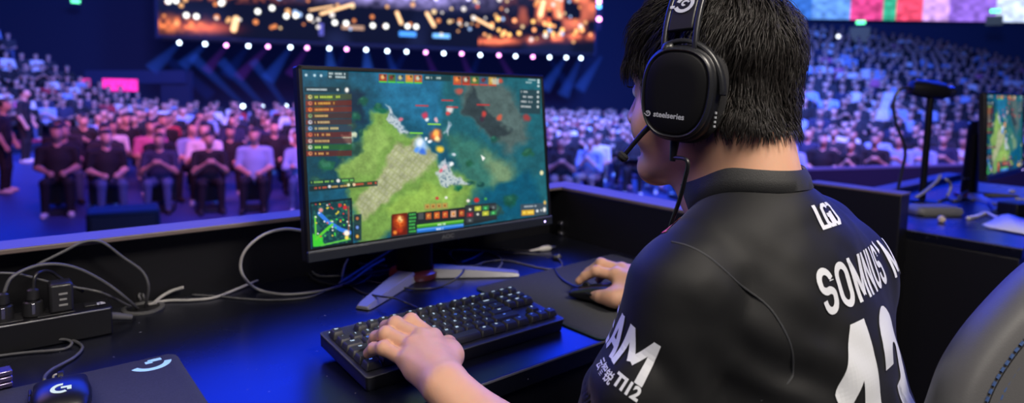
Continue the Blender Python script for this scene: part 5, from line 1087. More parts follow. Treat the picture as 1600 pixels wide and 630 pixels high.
# stage screen, painted city lights
def plane_at(px, py, a):  # where a sight line meets the plane a metres down the hall
    d = ray(px, py); o = CAM*np.array((1, 1, 0)); t = a/(d@AX); return CAM+d*t
S0 = plane_at(248, 55, 33); S1 = plane_at(928, 82, 33); zb = (S0[2]+S1[2])/2; SW = np.linalg.norm((S1-S0)[:2]); SH = 6.0
def paint_city(nx, ny):
    gu, gv = np.meshgrid(np.linspace(0, SW, nx), np.linspace(SH, 0, ny)); P = np.stack([gu.ravel(), gv.ravel(), np.zeros(gu.size)], 1); C = np.zeros(gu.shape+(3,)); C[:] = (.004, .006, .02)
    nz = lambda s, sd: vnoise(P, s, sd).reshape(gu.shape)
    C += np.clip(nz(.5, 1), 0, 1)[..., None]*np.array((.02, .03, .12))
    k = np.exp(-((gu/SW-.50)/.16)**2)*np.clip((gv-1.75)/.9, 0, 1)*(1+.8*nz(2.2, 3)+.6*nz(5, 4)); C += np.clip(k, 0, 3)[..., None]*np.array((.50, .42, 1.0))
    k = np.exp(-((gu/SW-.12)/.10)**2)*np.clip((gv-1.6)/.5, 0, 1)*np.clip(.3+1.6*nz(2.4, 5)*nz(5, 6)*2, 0, 2); C += k[..., None]*np.array((1.3, .30, .12))
    k = np.exp(-((gu/SW-.92)/.09)**2)*np.clip(.2+2*nz(2.0, 7), 0, 2)*np.clip((gv-1.0)/.8, 0, 1); C += k[..., None]*np.array((1.0, .22, .10))
    k = np.exp(-((gv-.35-.09*(gu-.72*SW))/.16)**2)*(gu > .70*SW)*(.5+.8*np.clip(nz(3, 8), -.5, 1)); C += k[..., None]*np.array((1.5, .30, .12))
    k = np.exp(-(((gu-.03*SW)/1.2)**2+((gv-.5)/.28)**2))*(.6+.8*nz(5, 9)); C += np.clip(k, 0, 2)[..., None]*np.array((1.5, .36, .08))
    k = np.exp(-(((gu-.09*SW)/.9)**2+((gv-.42)/.2)**2)); C += k[..., None]*np.array((.9, .14, .04))
    for x0, y0, x1, y1, w in ((.335, 1.35, .405, 1.9, .09), (.685, 1.6, .735, 1.1, .09), (.505, 1.6, .515, 1.1, .11), (.575, 1.65, .592, 1.05, .11), (.855, 1.9, .862, 2.6, .14), (.15, .4, .155, .9, .16), (.31, 1.5, .36, 1.75, .06)):
        p, q = np.array((x0*SW, y0)), np.array((x1*SW, y1)); t = np.clip(((gu-p[0])*(q-p)[0]+(gv-p[1])*(q-p)[1])/((q-p)@(q-p)), 0, 1); d = np.hypot(gu-p[0]-t*(q-p)[0], gv-p[1]-t*(q-p)[1]); C += np.clip((w-d)/.05, 0, 1)[..., None]*np.array((1.7, 1.0, .5))
    for x0, x1, y, h, c in ((.51, .55, .55, .12, (.1, .45, 1.4)), (.59, .63, .55, .10, (.25, .7, 1.5)), (.38, .43, .75, .10, (.5, .3, .2)), (.33, .34, .6, .3, (.1, .1, .5))): C += ((gu > x0*SW) & (gu < x1*SW) & (np.abs(gv-y) < h))[..., None]*np.array(c)
    rs = np.random.default_rng(11)
    def dot(x, y, r, c):
        i0 = max(0, int((x-r)/SW*nx)-1); i1 = min(nx, int((x+r)/SW*nx)+2); j0 = max(0, int((SH-y-r)/SH*ny)-1); j1 = min(ny, int((SH-y+r)/SH*ny)+2)
        if i1 <= i0 or j1 <= j0: return
        m = np.clip((r-np.hypot(gu[j0:j1, i0:i1]-x, gv[j0:j1, i0:i1]-y))/.05, 0, 1)[..., None]; C[j0:j1, i0:i1] = C[j0:j1, i0:i1]*(1-m)+np.array(c)*m
    for i in range(330):
        x = rs.uniform(0, SW); y = rs.uniform(.45, SH); c = ((1.2, 1.1, 1.05), (1.1, .55, .22), (1.0, .32, .10), (.5, .75, 1.3), (1.2, .85, .45), (1.0, .16, .06))[rs.choice(6, p=(.24, .26, .20, .10, .12, .08))]
        if .33 < x/SW < .68 and y > 2.0 and rs.random() < .5: c = (1.6, 1.5, 2.6)
        dot(x, y, rs.uniform(.07, .15), c)
    for i in range(26): dot(rs.uniform(.70, .99)*SW, rs.uniform(.7, 1.6), rs.uniform(.09, .16), (2.0, .7+.4*rs.random(), .3))
    for x, y in ((.055, .95), (.075, .92), (.02, 1.55), (.035, 1.6), (.125, 1.6), (.2, 1.3), (.23, 1.5), (.26, 1.15), (.28, 1.2), (.31, 1.15), (.365, .95), (.39, .95), (.45, .9), (.48, .9), (.53, .95), (.55, .95)): dot(x*SW, y, .14, (2.4, 2.4, 2.3))
    return C
scr = empty('stage_screen', ar(33, 0, FZ), 'huge stage screen glowing with city lights at the top of the picture', 'screen')
Sx = (S1-S0)*np.array((1, 1, 0)); TL = np.array((S0[0], S0[1], zb+SH)); CC = paint_city(860, 200)
paint_obj('screen_face', TL, Sx, (0, 0, -SH), 860, 200, CC, painted('city_lights', 1.15), scr)
o = MB().box((TL+Sx/2+AX*.12-np.array((0, 0, SH/2))), (SW+.3, .16, SH+.3), np.stack([BX, AX, np.array((0, 0, 1.))], 1)).build('screen_frame', m_navy, scr)
# lights in a row under the screen, floor lights, truss, beams
m_lw = glow('lamp_white', (.62, .80, 1, 1), 9); m_lm = glow('lamp_magenta', (1, .35, .95, 1), 7); m_hous = mat('lamp_housing', (.01, .01, .014, 1), .5)
LX = [281, 321, 354, 388.5, 419, 454, 480, 514.5, 541.5, 572, 605, 635, 665, 693, 721, 750, 779, 805, 832, 858, 884, 907]; LY = [67, 69, 71, 72, 73, 74, 75, 76, 77, 78, 80, 81, 82, 83.5, 84, 86, 86.5, 88, 89, 89.6, 90, 91]
MG = {2, 4, 6, 8, 12, 14, 16, 18}
ORD = 'first second third fourth fifth sixth seventh eighth ninth tenth eleventh twelfth thirteenth fourteenth fifteenth sixteenth seventeenth eighteenth nineteenth twentieth twenty-first twenty-second twenty-third twenty-fourth twenty-fifth twenty-sixth twenty-seventh twenty-eighth twenty-ninth thirtieth'.split()
def lamp(px, py, a, label, m, up=False):
    p = plane_at(px, py, a); t = empty('stage_light', p, label, 'stage light', 'stage lights under the screen')
    MB().ball(p-AX*.08, .085, 12).build('lens', m, t); MB().tube([p-AX*.06, p+AX*.05, p+AX*.22], [.10, .13, .10], 12).build('lamp_housing', m_hous, t); return p
tl = []
for i, (x, y) in enumerate(zip(LX, LY)): tl.append(lamp(x, y, 32.4, f'{"magenta" if i in MG else "bluish white"} stage light under the big screen, {ORD[i]} in the row from the left', m_lm if i in MG else m_lw))
for i, (x, y) in enumerate(((380, 166), (410, 167), (447, 166))): lamp(x, y, 30.5, f'bright white floor light low above the crowd, {("left", "middle", "right")[i]} one of three', m_lw)
MB().tube([tl[0]-BX*.8+AX*.3+(0, 0, .2), tl[-1]+BX*.8+AX*.3+(0, 0, .2)], .09, 8).build('lighting_truss', m_hous); o = bpy.data.objects['lighting_truss']; tag(o, 'dark truss carrying the row of stage lights under the screen', 'truss')
def vol(name, col, s):
    m = bpy.data.materials.new(name); m.use_nodes = True; nt = m.node_tree; nt.nodes.clear(); e = nt.nodes.new('ShaderNodeEmission'); e.inputs[0].default_value = col; e.inputs[1].default_value = s; o = nt.nodes.new('ShaderNodeOutputMaterial'); nt.links.new(e.outputs[0], o.inputs['Volume']); return m
mv = [vol('beam_blue', (.03, .12, 1, 1), .30), vol('beam_violet', (.30, .06, 1, 1), .15), vol('beam_pale', (.04, .16, 1, 1), .46), vol('beam_faint', (.02, .09, 1, 1), .09)]
BEAMS = [((281, 67), (236, 110), .10, .34, 0), ((300, 88), (380, 164), .26, .12, 0), ((345, 95), (412, 166), .26, .12, 0), ((395, 95), (446, 165), .24, .12, 0), ((321, 69), (285, 104), .1, .3, 0), ((354, 71), (322, 112), .1, .26, 1), ((388, 72), (352, 120), .1, .34, 3), ((419, 73), (372, 122), .1, .28, 1), ((454, 74), (418, 125), .1, .36, 0), ((480, 75), (452, 118), .1, .26, 1), ((514, 76), (522, 150), .12, .50, 2), ((572, 78), (578, 150), .12, .55, 2), ((605, 80), (628, 150), .1, .34, 0), ((665, 82), (694, 150), .1, .28, 1), ((721, 84), (746, 150), .1, .28, 1), ((750, 86), (722, 150), .1, .34, 3), ((779, 86), (812, 142), .1, .26, 1), ((858, 90), (890, 140), .1, .3, 3), ((907, 91), (880, 150), .1, .36, 0), ((884, 90), (850, 140), .1, .36, 0), ((940, 88), (905, 140), .1, .36, 0), ((262, 92), (330, 150), .2, .3, 3), ((540, 77), (512, 140), .1, .3, 3), ((635, 81), (600, 140), .1, .36, 3)]
for i, ((x0, y0), (x1, y1), r0, r1, k) in enumerate(BEAMS):
    p, q = plane_at(x0, y0, 32.0), plane_at(x1, y1, 31.6); o = MB().tube([p, q], [r0, r1], 16).build('light_beam', mv[k]); tag(o, f'hazy {("blue", "violet", "bright blue", "faint blue")[k]} light beam in the stage haze, {ORD[sorted(range(len(BEAMS)), key=lambda q: BEAMS[q][0][0]).index(i)]} from the left', 'light beam', kind='stuff')
t = empty('led_column', plane_at(936, 20, 33), 'thin vertical column of coloured dots right of the stage screen', 'light column')
for k, (y, m) in enumerate(((2, m_lm), (10, glow('lamp_blue', (.1, .4, 1, 1), 6)), (30, m_lm), (-12, m_lw))): MB().ball(plane_at(936, y, 33), .13, 10).build('dot', m, t)
MB().box(plane_at(936, 10, 33.3), (.3, .1, 2.6), np.stack([BX, AX, np.array((0, 0, 1.))], 1)).build('column_panel', m_navy, t)

# ------------------------------------------------------------------ spectators
SKIN, HAIR, TOP, BOT, SHOE = range(5)
def spectator(pose, vox):
    S = SDF(); reg = []
    def C(a, b, r1, r2, k, g): S.cone(a, b, r1, r2, k); reg.append(g)
    def E_(c, r, k, g): S.ell(c, r, None, k); reg.append(g)
    lean = {'lap': .02, 'clasp': .10, 'cross': -.02, 'phone': .05, 'stand': 0}[pose]; hz = .92 if pose == 'stand' else .50
    sh = hz+.47; hy = lean; E_((0, .01+lean*.3, hz+.10), (.17, .13, .17), .06, TOP); E_((0, .0+lean*.7, hz+.30), (.19, .125, .22), .06, TOP); C((-.16, lean, sh), (.16, lean, sh), .065, .065, .05, TOP)
    C((0, lean, sh+.02), (0, lean+.02, sh+.12), .055, .052, .03, SKIN); E_((0, lean+.035, sh+.235), (.078, .095, .118), .02, SKIN); E_((0, lean+.105, sh+.20), (.045, .035, .06), .03, SKIN); C((0, lean+.125, sh+.25), (0, lean+.14, sh+.22), .012, .016, .02, SKIN)
    E_((0, lean+.012, sh+.275), (.088, .100, .100), .01, HAIR)
    if pose != 'stand':
        for s in (-1, 1): C((s*.10, 0, hz-.02), (s*.14, .42, hz+.01), .095, .070, .04, BOT); C((s*.14, .42, hz+.01), (s*.15, .40, .09), .068, .050, .03, BOT); C((s*.15, .36, .05), (s*.17, .50, .035), .05, .042, .02, SHOE)
    else:
        for s in (-1, 1): C((s*.09, 0, hz), (s*.11, .03, .48), .095, .07, .04, BOT); C((s*.11, .03, .48), (s*.12, 0, .08), .068, .05, .03, BOT); C((s*.12, -.03, .05), (s*.14, .13, .035), .05, .042, .02, SHOE)
    for s in (-1, 1):
        a = np.array((s*.215, lean, sh-.01))
        if pose == 'lap': e, w = (s*.25, .06, hz+.20), (s*.10, .30, hz+.14)
        elif pose == 'clasp': e, w = (s*.25, .20, hz+.16), (s*.03, .28, hz+.36)
        elif pose == 'cross': e, w = (s*.27, .10, hz+.20), (-s*.10, .22, hz+.24)
        elif pose == 'phone': e, w = (s*.25, .16, hz+.18), (s*.06, .34, hz+.34)
        else: e, w = (s*.28, .0, hz+.20), (s*.27, .12, hz-.04)
        e, w = np.array(e), np.array(w); C(a, e, .062, .05, .03, TOP); C(e, e+(w-e)*.35, .05, .045, .03, TOP if pose in ('cross', 'clasp') else SKIN); C(e+(w-e)*.35, w, .042, .034, .02, TOP if pose == 'cross' else SKIN); E_(w+(w-e)/np.linalg.norm(w-e)*.05, (.045, .045, .05), .02, SKIN)
    V, F = S.mesh(vox, N=16, slack=.03); c = V[F].mean(1); D = np.stack([S.prim(q, c) for q in S.p], 1); D[:, [i for i, g in enumerate(reg) if g == HAIR]] -= .004
    g = np.array(reg)[D.argmin(1)]; front = (c[:, 1] > lean+.045) & (c[:, 2] < sh+.30) & (c[:, 2] > sh+.1) & (np.abs(c[:, 0]) < .085); g[(g == HAIR) & front] = SKIN
    return V, F, g
POSES = ['lap', 'clasp', 'cross', 'phone', 'stand']; near = {p: spectator(p, .021) for p in POSES}; far = {p: spectator(p, .046) for p in POSES}
m_sk = [mat(f'crowd_skin_{k}', c, .6) for k, c in enumerate(((.50, .29, .22, 1), (.56, .34, .27, 1), (.42, .24, .18, 1)))]
m_hr = mat('crowd_hair', (.010, .008, .008, 1), .6)
TOPS = [('black', (.0028, .0028, .0045, 1), 42), ('dark grey', (.02, .02, .026, 1), 14), ('white', (.60, .60, .62, 1), 10), ('pale blue', (.24, .34, .55, 1), 8), ('pink', (.50, .12, .25, 1), 3), ('red', (.35, .02, .03, 1), 2), ('navy', (.015, .02, .06, 1), 10)]
m_tp = [mat(f'crowd_top_{n}', c, .8) for n, c, w in TOPS]; tw = np.array([w for *_, w in TOPS], float); tw /= tw.sum()
m_bt = [mat('crowd_trousers_black', (.003, .003, .005, 1), .8), mat('crowd_trousers_denim', (.05, .09, .20, 1), .8), mat('crowd_trousers_pale', (.22, .20, .18, 1), .8)]
m_sh2 = [mat('crowd_shoes_white', (.55, .55, .58, 1), .6), mat('crowd_shoes_black', (.01, .01, .012, 1), .6)]
rs = np.random.default_rng(23); PEOPLE = []   # (position, facing angle, pose, zone, row)
stage_c = np.array((.5, .2))
def face(p): d = stage_c-p[:2]; return math.atan2(d[1], d[0])-math.pi/2
for k in range(19):
    a = 11.3+.92*k; bl = np.interp(a, (11.3, 14, 28), (-4.55, -5.4, -7.6)); b = bl+rs.uniform(0, .2)
    while b < 12.5:
        if rs.random() < .95 and not (k == 0 and 5.2 < b < 5.7): PEOPLE.append((ar(a+rs.normal()*.06, b, FZ), None, None, 'floor', k, b))
        b += rs.uniform(.70, .80)
# right hand stand: rows behind a fence, rising
FA, FB = deep(1180, 265, 10.6), deep(1640, 254, 13.4); FA[2] = FB[2] = 0; fd = (FB-FA)/np.linalg.norm(FB-FA); fn = np.array((-fd[1], fd[0], 0)); fn = fn if fn@AX > 0 else -fn
def s_left(k, px=1095):
    # where along a row the stand begins (its aisle runs back along this sight line)
    lo, hi = -60.0, 30.0
    for _ in range(40):
        m_ = (lo+hi)/2; x, y, z = pix(FA+fd*m_+fn*(1.0+.86*k)+np.array((0, 0, .0)))
        if z < .5 or x < px: lo = m_
        else: hi = m_
    return hi
def rise(k): return np.interp(k, (0, 3, 22), (-1.72, -1.50, 3.2))
for k in range(23):
    s = s_left(k)+rs.uniform(0, .3)
    while s < s_left(k, 1660):
        p = FA+fd*s+fn*(1.0+.86*k)+np.array((0, 0, rise(k)))+rs.normal(size=3)*np.array((.05, .05, 0)); ab = (p-CAM)@BX
        if rs.random() < .93 and not (k < 19 and ab < 11.2 and (p-CAM)@AX > 11.5 and k < 3 and False): PEOPLE.append((p, None, None, 'right', k, s))
        s += rs.uniform(.62, .74)
LA, LB = deep(-90, 200, 17.5), deep(262, 190, 27.0); LA[2] = LB[2] = 0; ld = (LB-LA)/np.linalg.norm(LB-LA); ln_ = np.array((-ld[1], ld[0], 0)); ln_ = ln_ if ln_@AX > 0 else -ln_
def riseL(k): return np.interp(k, (0, 4, 18), (-1.7, -.9, 5.2))
for k in range(19):
    s = -.5
    while s < np.linalg.norm(LB-LA)*(1 if k < 7 else 1.02)-.0*k:
        if rs.random() < .92 and not (k in (7,) ): PEOPLE.append((LA+ld*s+ln_*(.86*k)+np.array((0, 0, riseL(k))), None, None, 'left', k, s))
        s += rs.uniform(.62, .74)
# the right block must not stand inside the floor block
PEOPLE = [q for q in PEOPLE if not (q[3] == 'floor' and pix(q[0])[0] > 1075)]
def visible(q):
    x, y, z = pix(q[0]+np.array((0, 0, 1.15 if q[2] != 'stand' else 1.6)))
    if z < 1 or x < -6 or x > 1606 or y < -4: return None
    if 466 < x < 858 and 106 < y < 400: return None
    if 975 < x < 1250 and y < 262: return None
    if x > 1545 and 150 < y < 280: return None
    return x, y, z
for i, q in enumerate(PEOPLE):
    q = list(q); q[1] = face(q[0])+rs.normal()*.18; q[2] = POSES[rs.choice(4, p=(.48, .10, .20, .22))]; PEOPLE[i] = tuple(q)
for px, py, d, lab in ((8, 290, 11.5, 0), (40, 252, 15.5, 0)):
    p = deep(px, py, d); p[2] = FZ; PEOPLE.append((p, face(p)+1.2, 'stand', 'aisle', 0, 0))
vis = []
for i, q in enumerate(PEOPLE):
    v = visible(q)
    if v: vis.append((v[2], i, v[0]))
vis.sort(); NEAR = {i: x for z, i, x in vis[:298]}
meshes = {}
for p, (V, F, g) in near.items():
    me = bpy.data.meshes.new('spectator_'+p); me.from_pydata([tuple(v) for v in V], [], [tuple(map(int, f)) for f in F]); me.polygons.foreach_set('use_smooth', [True]*len(F))
    for k in range(5): me.materials.append(m_sk[0])
    me.polygons.foreach_set('material_index', g.astype(np.int32)); meshes[p] = me
# order inside each zone and row for the labels
order = {}
for i, x in NEAR.items():
    q = PEOPLE[i]; z = q[3]
    if z == 'floor': z = 'left of the monitor' if x < 640 else ('between monitor and player' if x < 1100 else 'right of the player')
    elif z == 'right': z = 'behind the right fence'
    elif z == 'left': z = 'in the left stand'
    else: z = 'in the left aisle'
    order.setdefault((z, q[4]), []).append((x, i))
far_V, far_F, far_M = [], [], []; off = 0
def ordn(n): return ORD[n] if n < len(ORD) else f'{n+1}th'
for (z, row), L in sorted(order.items()):
    L.sort()
    for n, (x, i) in enumerate(L):
        q = PEOPLE[i]; ti = int(rs.choice(len(TOPS), p=tw)) if z != 'in the left aisle' else 0; front = z == 'left of the monitor' and row == 0; ti = (0, 0, 6, 0, 3, 0, 2, 0)[n % 8] if front else ti; o = bpy.data.objects.new('person', meshes[q[2]]); COL.objects.link(o); o.location = tuple(q[0]); o.rotation_euler = (0, 0, q[1]); sc = rs.uniform(.94, 1.05); o.scale = (sc, sc, sc)
        for k, m in enumerate((m_sk[rs.integers(3)], m_hr, m_tp[ti], m_bt[(0, 1, 1, 0, 0, 2, 1, 0)[n % 8] if front else rs.choice(3, p=(.6, .3, .1))], m_sh2[rs.integers(2)])): o.material_slots[k].link = 'OBJECT'; o.material_slots[k].material = m
        if z == 'in the left aisle': lb = f'standing spectator in {TOPS[ti][0]} top in the left aisle, {("nearest", "farther")[n]} one'
        else: lb = f'spectator in {TOPS[ti][0]} top {z}, row {ordn(row)} from front, {ordn(n)} from left'
        lb = lb.replace('row first from front', 'front row').replace('from front', 'back') if 'row first' in lb else lb
        tag(o, lb, 'person', 'spectators '+z)
cols = [m_sk[0], m_hr]+m_tp+[m_bt[0], m_bt[1], m_sh2[0]]
for i, q in enumerate(PEOPLE):
    if i in NEAR: continue
    V, F, g = far[q[2]]; R = rotz(q[1]); ti = int(rs.choice(len(TOPS), p=tw)); mp = np.array((0, 1, 2+ti, 2+len(TOPS)+int(rs.random() < .3), 4+len(TOPS))); far_V.append(V@R.T+q[0]); far_F.append(F+off); far_M.append(mp[g]); off += len(V)
o = mesh_obj('distant_audience', np.concatenate(far_V), np.concatenate(far_F), cols, ang=180, fast=True); o.data.polygons.foreach_set('material_index', np.concatenate(far_M).astype(np.int32))
tag(o, 'distant seated audience filling the far rows and stands', 'audience', kind='stuff')
# front row chairs
def chair_mesh():
    mb = MB(); 
    mb.box((0, .06, .44), (.44, .44, .04)); mb.box((0, -.17, .70), (.42, .03, .38), rotx(rad(-6)))
    for sx in (-.19, .19):
        for y in (-.14, .24): mb.tube([(sx, y, 0), (sx, y, .43)], .012, 6)
        mb.tube([(sx, -.14, .40), (sx, -.19, .88)], .012, 6)
    return mb
m_ch = mat('chair_black', (.010, .012, .018, 1), .5); cm = chair_mesh().build('audience_chair', m_ch); cdat = cm.data; bpy.data.objects.remove(cm); n = 0
FR_ = sorted([(pix(PEOPLE[i][0])[0], i) for i in NEAR if PEOPLE[i][3] == 'floor' and PEOPLE[i][4] == 0])
for n, (x, i) in enumerate(FR_):
    q = PEOPLE[i]; o = bpy.data.objects.new('audience_chair', cdat); COL.objects.link(o); o.location = tuple(q[0]); o.rotation_euler = (0, 0, q[1]); tag(o, f'black chair under the front row spectator, {ordn(n)} from the left', 'chair', 'front row chairs')
# terraces, fences, ribbon board, exits
def terrace(name, A, d, nrm, L0f, L1f, rows, ris, dep, off0, m):
    mb = MB()
    for k in range(rows):
        a = A+nrm*(off0+dep*k-.35); z = ris(k); L0 = L0f(k); L1 = L1f(k)
        q = [a+d*L0, a+d*L1, a+d*L1+nrm*dep*(rows-k if k == rows-1 else 1.0), a+d*L0+nrm*dep*(1.0)]
        mb.add([(p[0], p[1], FZ) for p in q]+[(p[0], p[1], z) for p in q], [(3, 2, 1, 0), (4, 5, 6, 7)]+[(i, (i+1) % 4, 4+(i+1) % 4, 4+i) for i in range(4)])
    return tag(mb.build(name, m, smooth=False), kind='structure')
m_ter = mat('terrace_dark', (.008, .010, .03, 1), .8)
terrace('floor_right', FA, fd, fn, lambda k: s_left(k)-.3, lambda k: s_left(k, 1660)+1.5, 23, lambda k: rise(k)-.02, .86, 1.0, m_ter)
terrace('floor_left', LA, ld, ln_, lambda k: -1.2, lambda k: np.linalg.norm(LB-LA)+.4, 19, lambda k: riseL(k)-.02, .86, 0, m_ter)
def wall_between(name, p, q, z0, z1, th, m, label=None, cat=None, kind=None, parent=None):
    d = (q-p)/np.linalg.norm(q-p); n_ = np.array((-d[1], d[0], 0)); c = (p+q)/2; c = np.array((c[0], c[1], (z0+z1)/2)); o = MB().box(c, (np.linalg.norm((q-p)[:2]), th, z1-z0), np.stack([d, n_, np.array((0, 0, 1.))], 1)).build(name, m, parent, smooth=False); return tag(o, label, cat, kind=kind)
m_fcap = mat('fence_capping', (.12, .14, .3, 1), .5, emit=(.05, .09, .5, 1), es=.22)  # blue light along the fence top put into colour and weak emission
t = empty('crowd_fence', (FA+FB)/2*np.array((1, 1, 0))+np.array((0, 0, FZ)), 'dark crowd fence with blue lit top edge right of the player', 'fence')
zf = .397-(264-148)/990*10.8
wall_between('fence_panel', FA-fd*.4, FB+fd*2, FZ, zf-.025, .06, m_navy, parent=t); wall_between('fence_rail', FA-fd*.4, FB+fd*2, zf-.025, zf+.015, .08, m_fcap, parent=t)
L0, L1 = deep(-60, 232, 15.5), deep(150, 210, 20.5); zL = (L0[2]+L1[2])/2; t = empty('crowd_fence', ((L0+L1)/2)*np.array((1, 1, 0))+np.array((0, 0, FZ)), 'dark barrier with red lit rail at the left aisle', 'fence')
wall_between('fence_panel', L0, L1, FZ, zL-.1, .06, m_navy, parent=t); MB().tube([np.array((L0[0], L0[1], zL)), np.array((L1[0], L1[1], zL))], .045, 8).build('fence_rail', mat('rail_red_lit', (.25, .02, .05, 1), .5, emit=(.5, .02, .08, 1), es=.18), t)  # reddish light on the rail painted in as red colour and faint glow
# ribbon board above the right stand
R0_, R1_ = deep(1180, 20, 33), deep(1700, 20, 24); R0_[2] = R1_[2] = 0; zr0, zr1 = deep(1240, 31, 32)[2], deep(1240, 12, 32)[2]
r0t, r0b = deep(1180, 17, 38), deep(1180, 50, 38); r1t, r1b = deep(1700, -28, 36), deep(1700, 13, 36); r0b[:2] = r0t[:2]; r1b[:2] = r1t[:2]; zt_ = (r0t[2]+r1t[2])/2; zb_ = (r0b[2]+r1b[2])/2; r0t[2] = r1t[2] = zt_
gx = np.linspace(0, 1, 300); rc = np.zeros((12, 300, 3)); rc[:] = (.10, .28, .95)
for a_, b_, c in ((.0, .18, (.05, .20, .8)), (.18, .30, (.16, .40, 1.1)), (.30, .40, (.9, .08, .35)), (.40, .44, (.05, .55, .35)), (.44, .52, (1.1, .10, .22)), (.52, .60, (.8, .45, 1.1)), (.60, .74, (.35, .18, .9)), (.74, 1.0, (.8, .95, 1.3))): rc[:, (gx >= a_) & (gx < b_)] = c
P_ = np.stack([np.tile(gx*60, 12), np.repeat(np.arange(12)*.6, 300), np.zeros(3600)], 1); rc *= (1+.5*vnoise(P_, 1.0, 9).reshape(12, 300))[..., None]
t = empty('ribbon_board', (r0t+r1t)/2, 'long ribbon LED board in white, pink and blue above the right stand', 'LED board'); paint_obj('led_face', r0t, r1t-r0t, np.array((0, 0, zb_-zt_)), 300, 12, rc, painted('ribbon_led', 1.0), t)
rn = np.cross((r1t-r0t)/np.linalg.norm(r1t-r0t), (0, 0, 1)); rn = rn if rn@_f > 0 else -rn; MB().add([p+rn*w for w in (.02, .3) for p in (r0t, r1t, r1t*np.array((1, 1, 0))+np.array((0, 0, zb_)), r0t*np.array((1, 1, 0))+np.array((0, 0, zb_)))], [(0, 1, 2, 3), (7, 6, 5, 4), (0, 4, 5, 1), (1, 5, 6, 2), (2, 6, 7, 3), (3, 7, 4, 0)]).build('board_case', m_navy, t, smooth=False)
rb = (r0t+rn*1.0)*np.array((1, 1, 0)); rb2 = (r1t+rn*1.0)*np.array((1, 1, 0)); wall_between('wall_right', rb-(rb2-rb)*.1, rb2+(rb2-rb)*.6, FZ, zt_+6, .3, m_navy2, kind='structure')
m_exit = glow('exit_green', (.12, 1, .45, 1), 3.2); m_door = mat('exit_lit', (.1, .1, .1, 1), .8, emit=(.20, .26, .30, 1), es=.16)
def exit_(px, py, d, w, h, label, lit=True):
    p = deep(px, py, d); t = empty('exit_sign', p, label, 'exit sign'); fw = (CAM-p)*np.array((1, 1, 0)); fw /= np.linalg.norm(fw); sd = np.array((-fw[1], fw[0], 0)); R = np.stack([sd, fw, np.array((0, 0, 1.))], 1)
    MB().box(p, (.42, .06, .17), R).build('lit_panel', m_exit, t); MB().box(p-fw*.05, (.5, .05, .24), R).build('sign_case', m_hous, t)
    if lit: q = p-fw*.10-np.array((0, 0, .25+h/2)); tag(MB().box(q, (w, .05, h), R).build('doorway', m_door), label.replace('green exit light', 'dim lit doorway').replace(' over a doorway', ' below the exit light'), 'doorway')
exit_(1345, 35, 34, .95, .8, 'green exit light over a doorway at the top of the right stand'); exit_(1555, 17, 34, .75, .5, 'green exit light over a doorway near the right end of the ribbon board'); exit_(118, 2, 36, .5, .6, 'green exit light high above the left stand', False)
for px, py, d in ((1310, 57, 34),): p = deep(px, py, d); o = MB().ball(p, .10, 10).build('wall_lamp', glow('wall_lamp_white', (.8, .85, 1, 1), 3)); tag(o, 'small white wall lamp at the top of the right stand', 'lamp')
# left facade with pink sign
def fac(x0, y0, x1, y1, d, th=.3): a_, b_ = deep(x0, y1, d), deep(x1, y1, d); c_ = deep(x0, y0, d); return a_, b_, c_[2]
a_, b_, z1_ = fac(136, 108, 292, 128, 28.6); wall_between('wall_left', a_, b_, a_[2], z1_, .3, m_navy2, kind='structure')
a2, b2, z2 = fac(255, 100, 300, 175, 28.9); wall_between('trim_1', a2, b2, FZ, z2-.3, .3, m_navy, kind='structure')
p = deep(188, 133, 27.6); fw = (CAM-p)*np.array((1, 1, 0)); fw /= np.linalg.norm(fw); sd = np.array((-fw[1], fw[0], 0)); R = np.stack([sd, fw, np.array((0, 0, 1.))], 1); t = empty('led_sign', p, 'small glowing magenta sign below the left stand', 'sign')
pinks = np.zeros((10, 40, 3)); pinks[:] = (1.5, .05, .75); pinks *= (.55+.9*np.random.default_rng(4).random((10, 40, 1))); paint_obj('sign_face', p+sd*-.65+np.array((0, 0, .26)), sd*1.3, (0, 0, -.52), 40, 10, pinks, painted('pink_led', 1.0), t); MB().box(p-fw*.06, (1.4, .08, .62), R).build('sign_case', m_navy, t)
p = deep(132, 129, 27.4); t = empty('led_sign', p, 'tiny magenta sign left of the larger magenta sign', 'sign'); MB().box(p, (.42, .06, .34), R).build('sign_face', glow('pink_glow', (1, .08, .55, 1), .8), t); MB().box(p-fw*.06, (.5, .06, .42), R).build('sign_case', m_navy, t)
# loudspeaker box on the floor in front of the stage
p = deep(194, 352, 7.4); p[2] = FZ; fw = (CAM-p)*np.array((1, 1, 0)); fw /= np.linalg.norm(fw); sd = np.array((-fw[1], fw[0], 0)); R = np.stack([sd, fw, np.array((0, 0, 1.))], 1); t = empty('stage_loudspeaker', p, 'black loudspeaker box on the arena floor just beyond the left barrier', 'loudspeaker')
zt2 = deep(194, 325, 7.4)[2]; MB().box(p+(0, 0, (zt2-FZ)/2), (.72, .5, zt2-FZ), R).build('cabinet', mat('speaker_black', (.005, .005, .008, 1), .7), t, bevel=.03); MB().box(p+fw*.26+np.array((0, 0, (zt2-FZ)/2)), (.62, .02, zt2-FZ-.1), R).build('grille', m_hous, t)
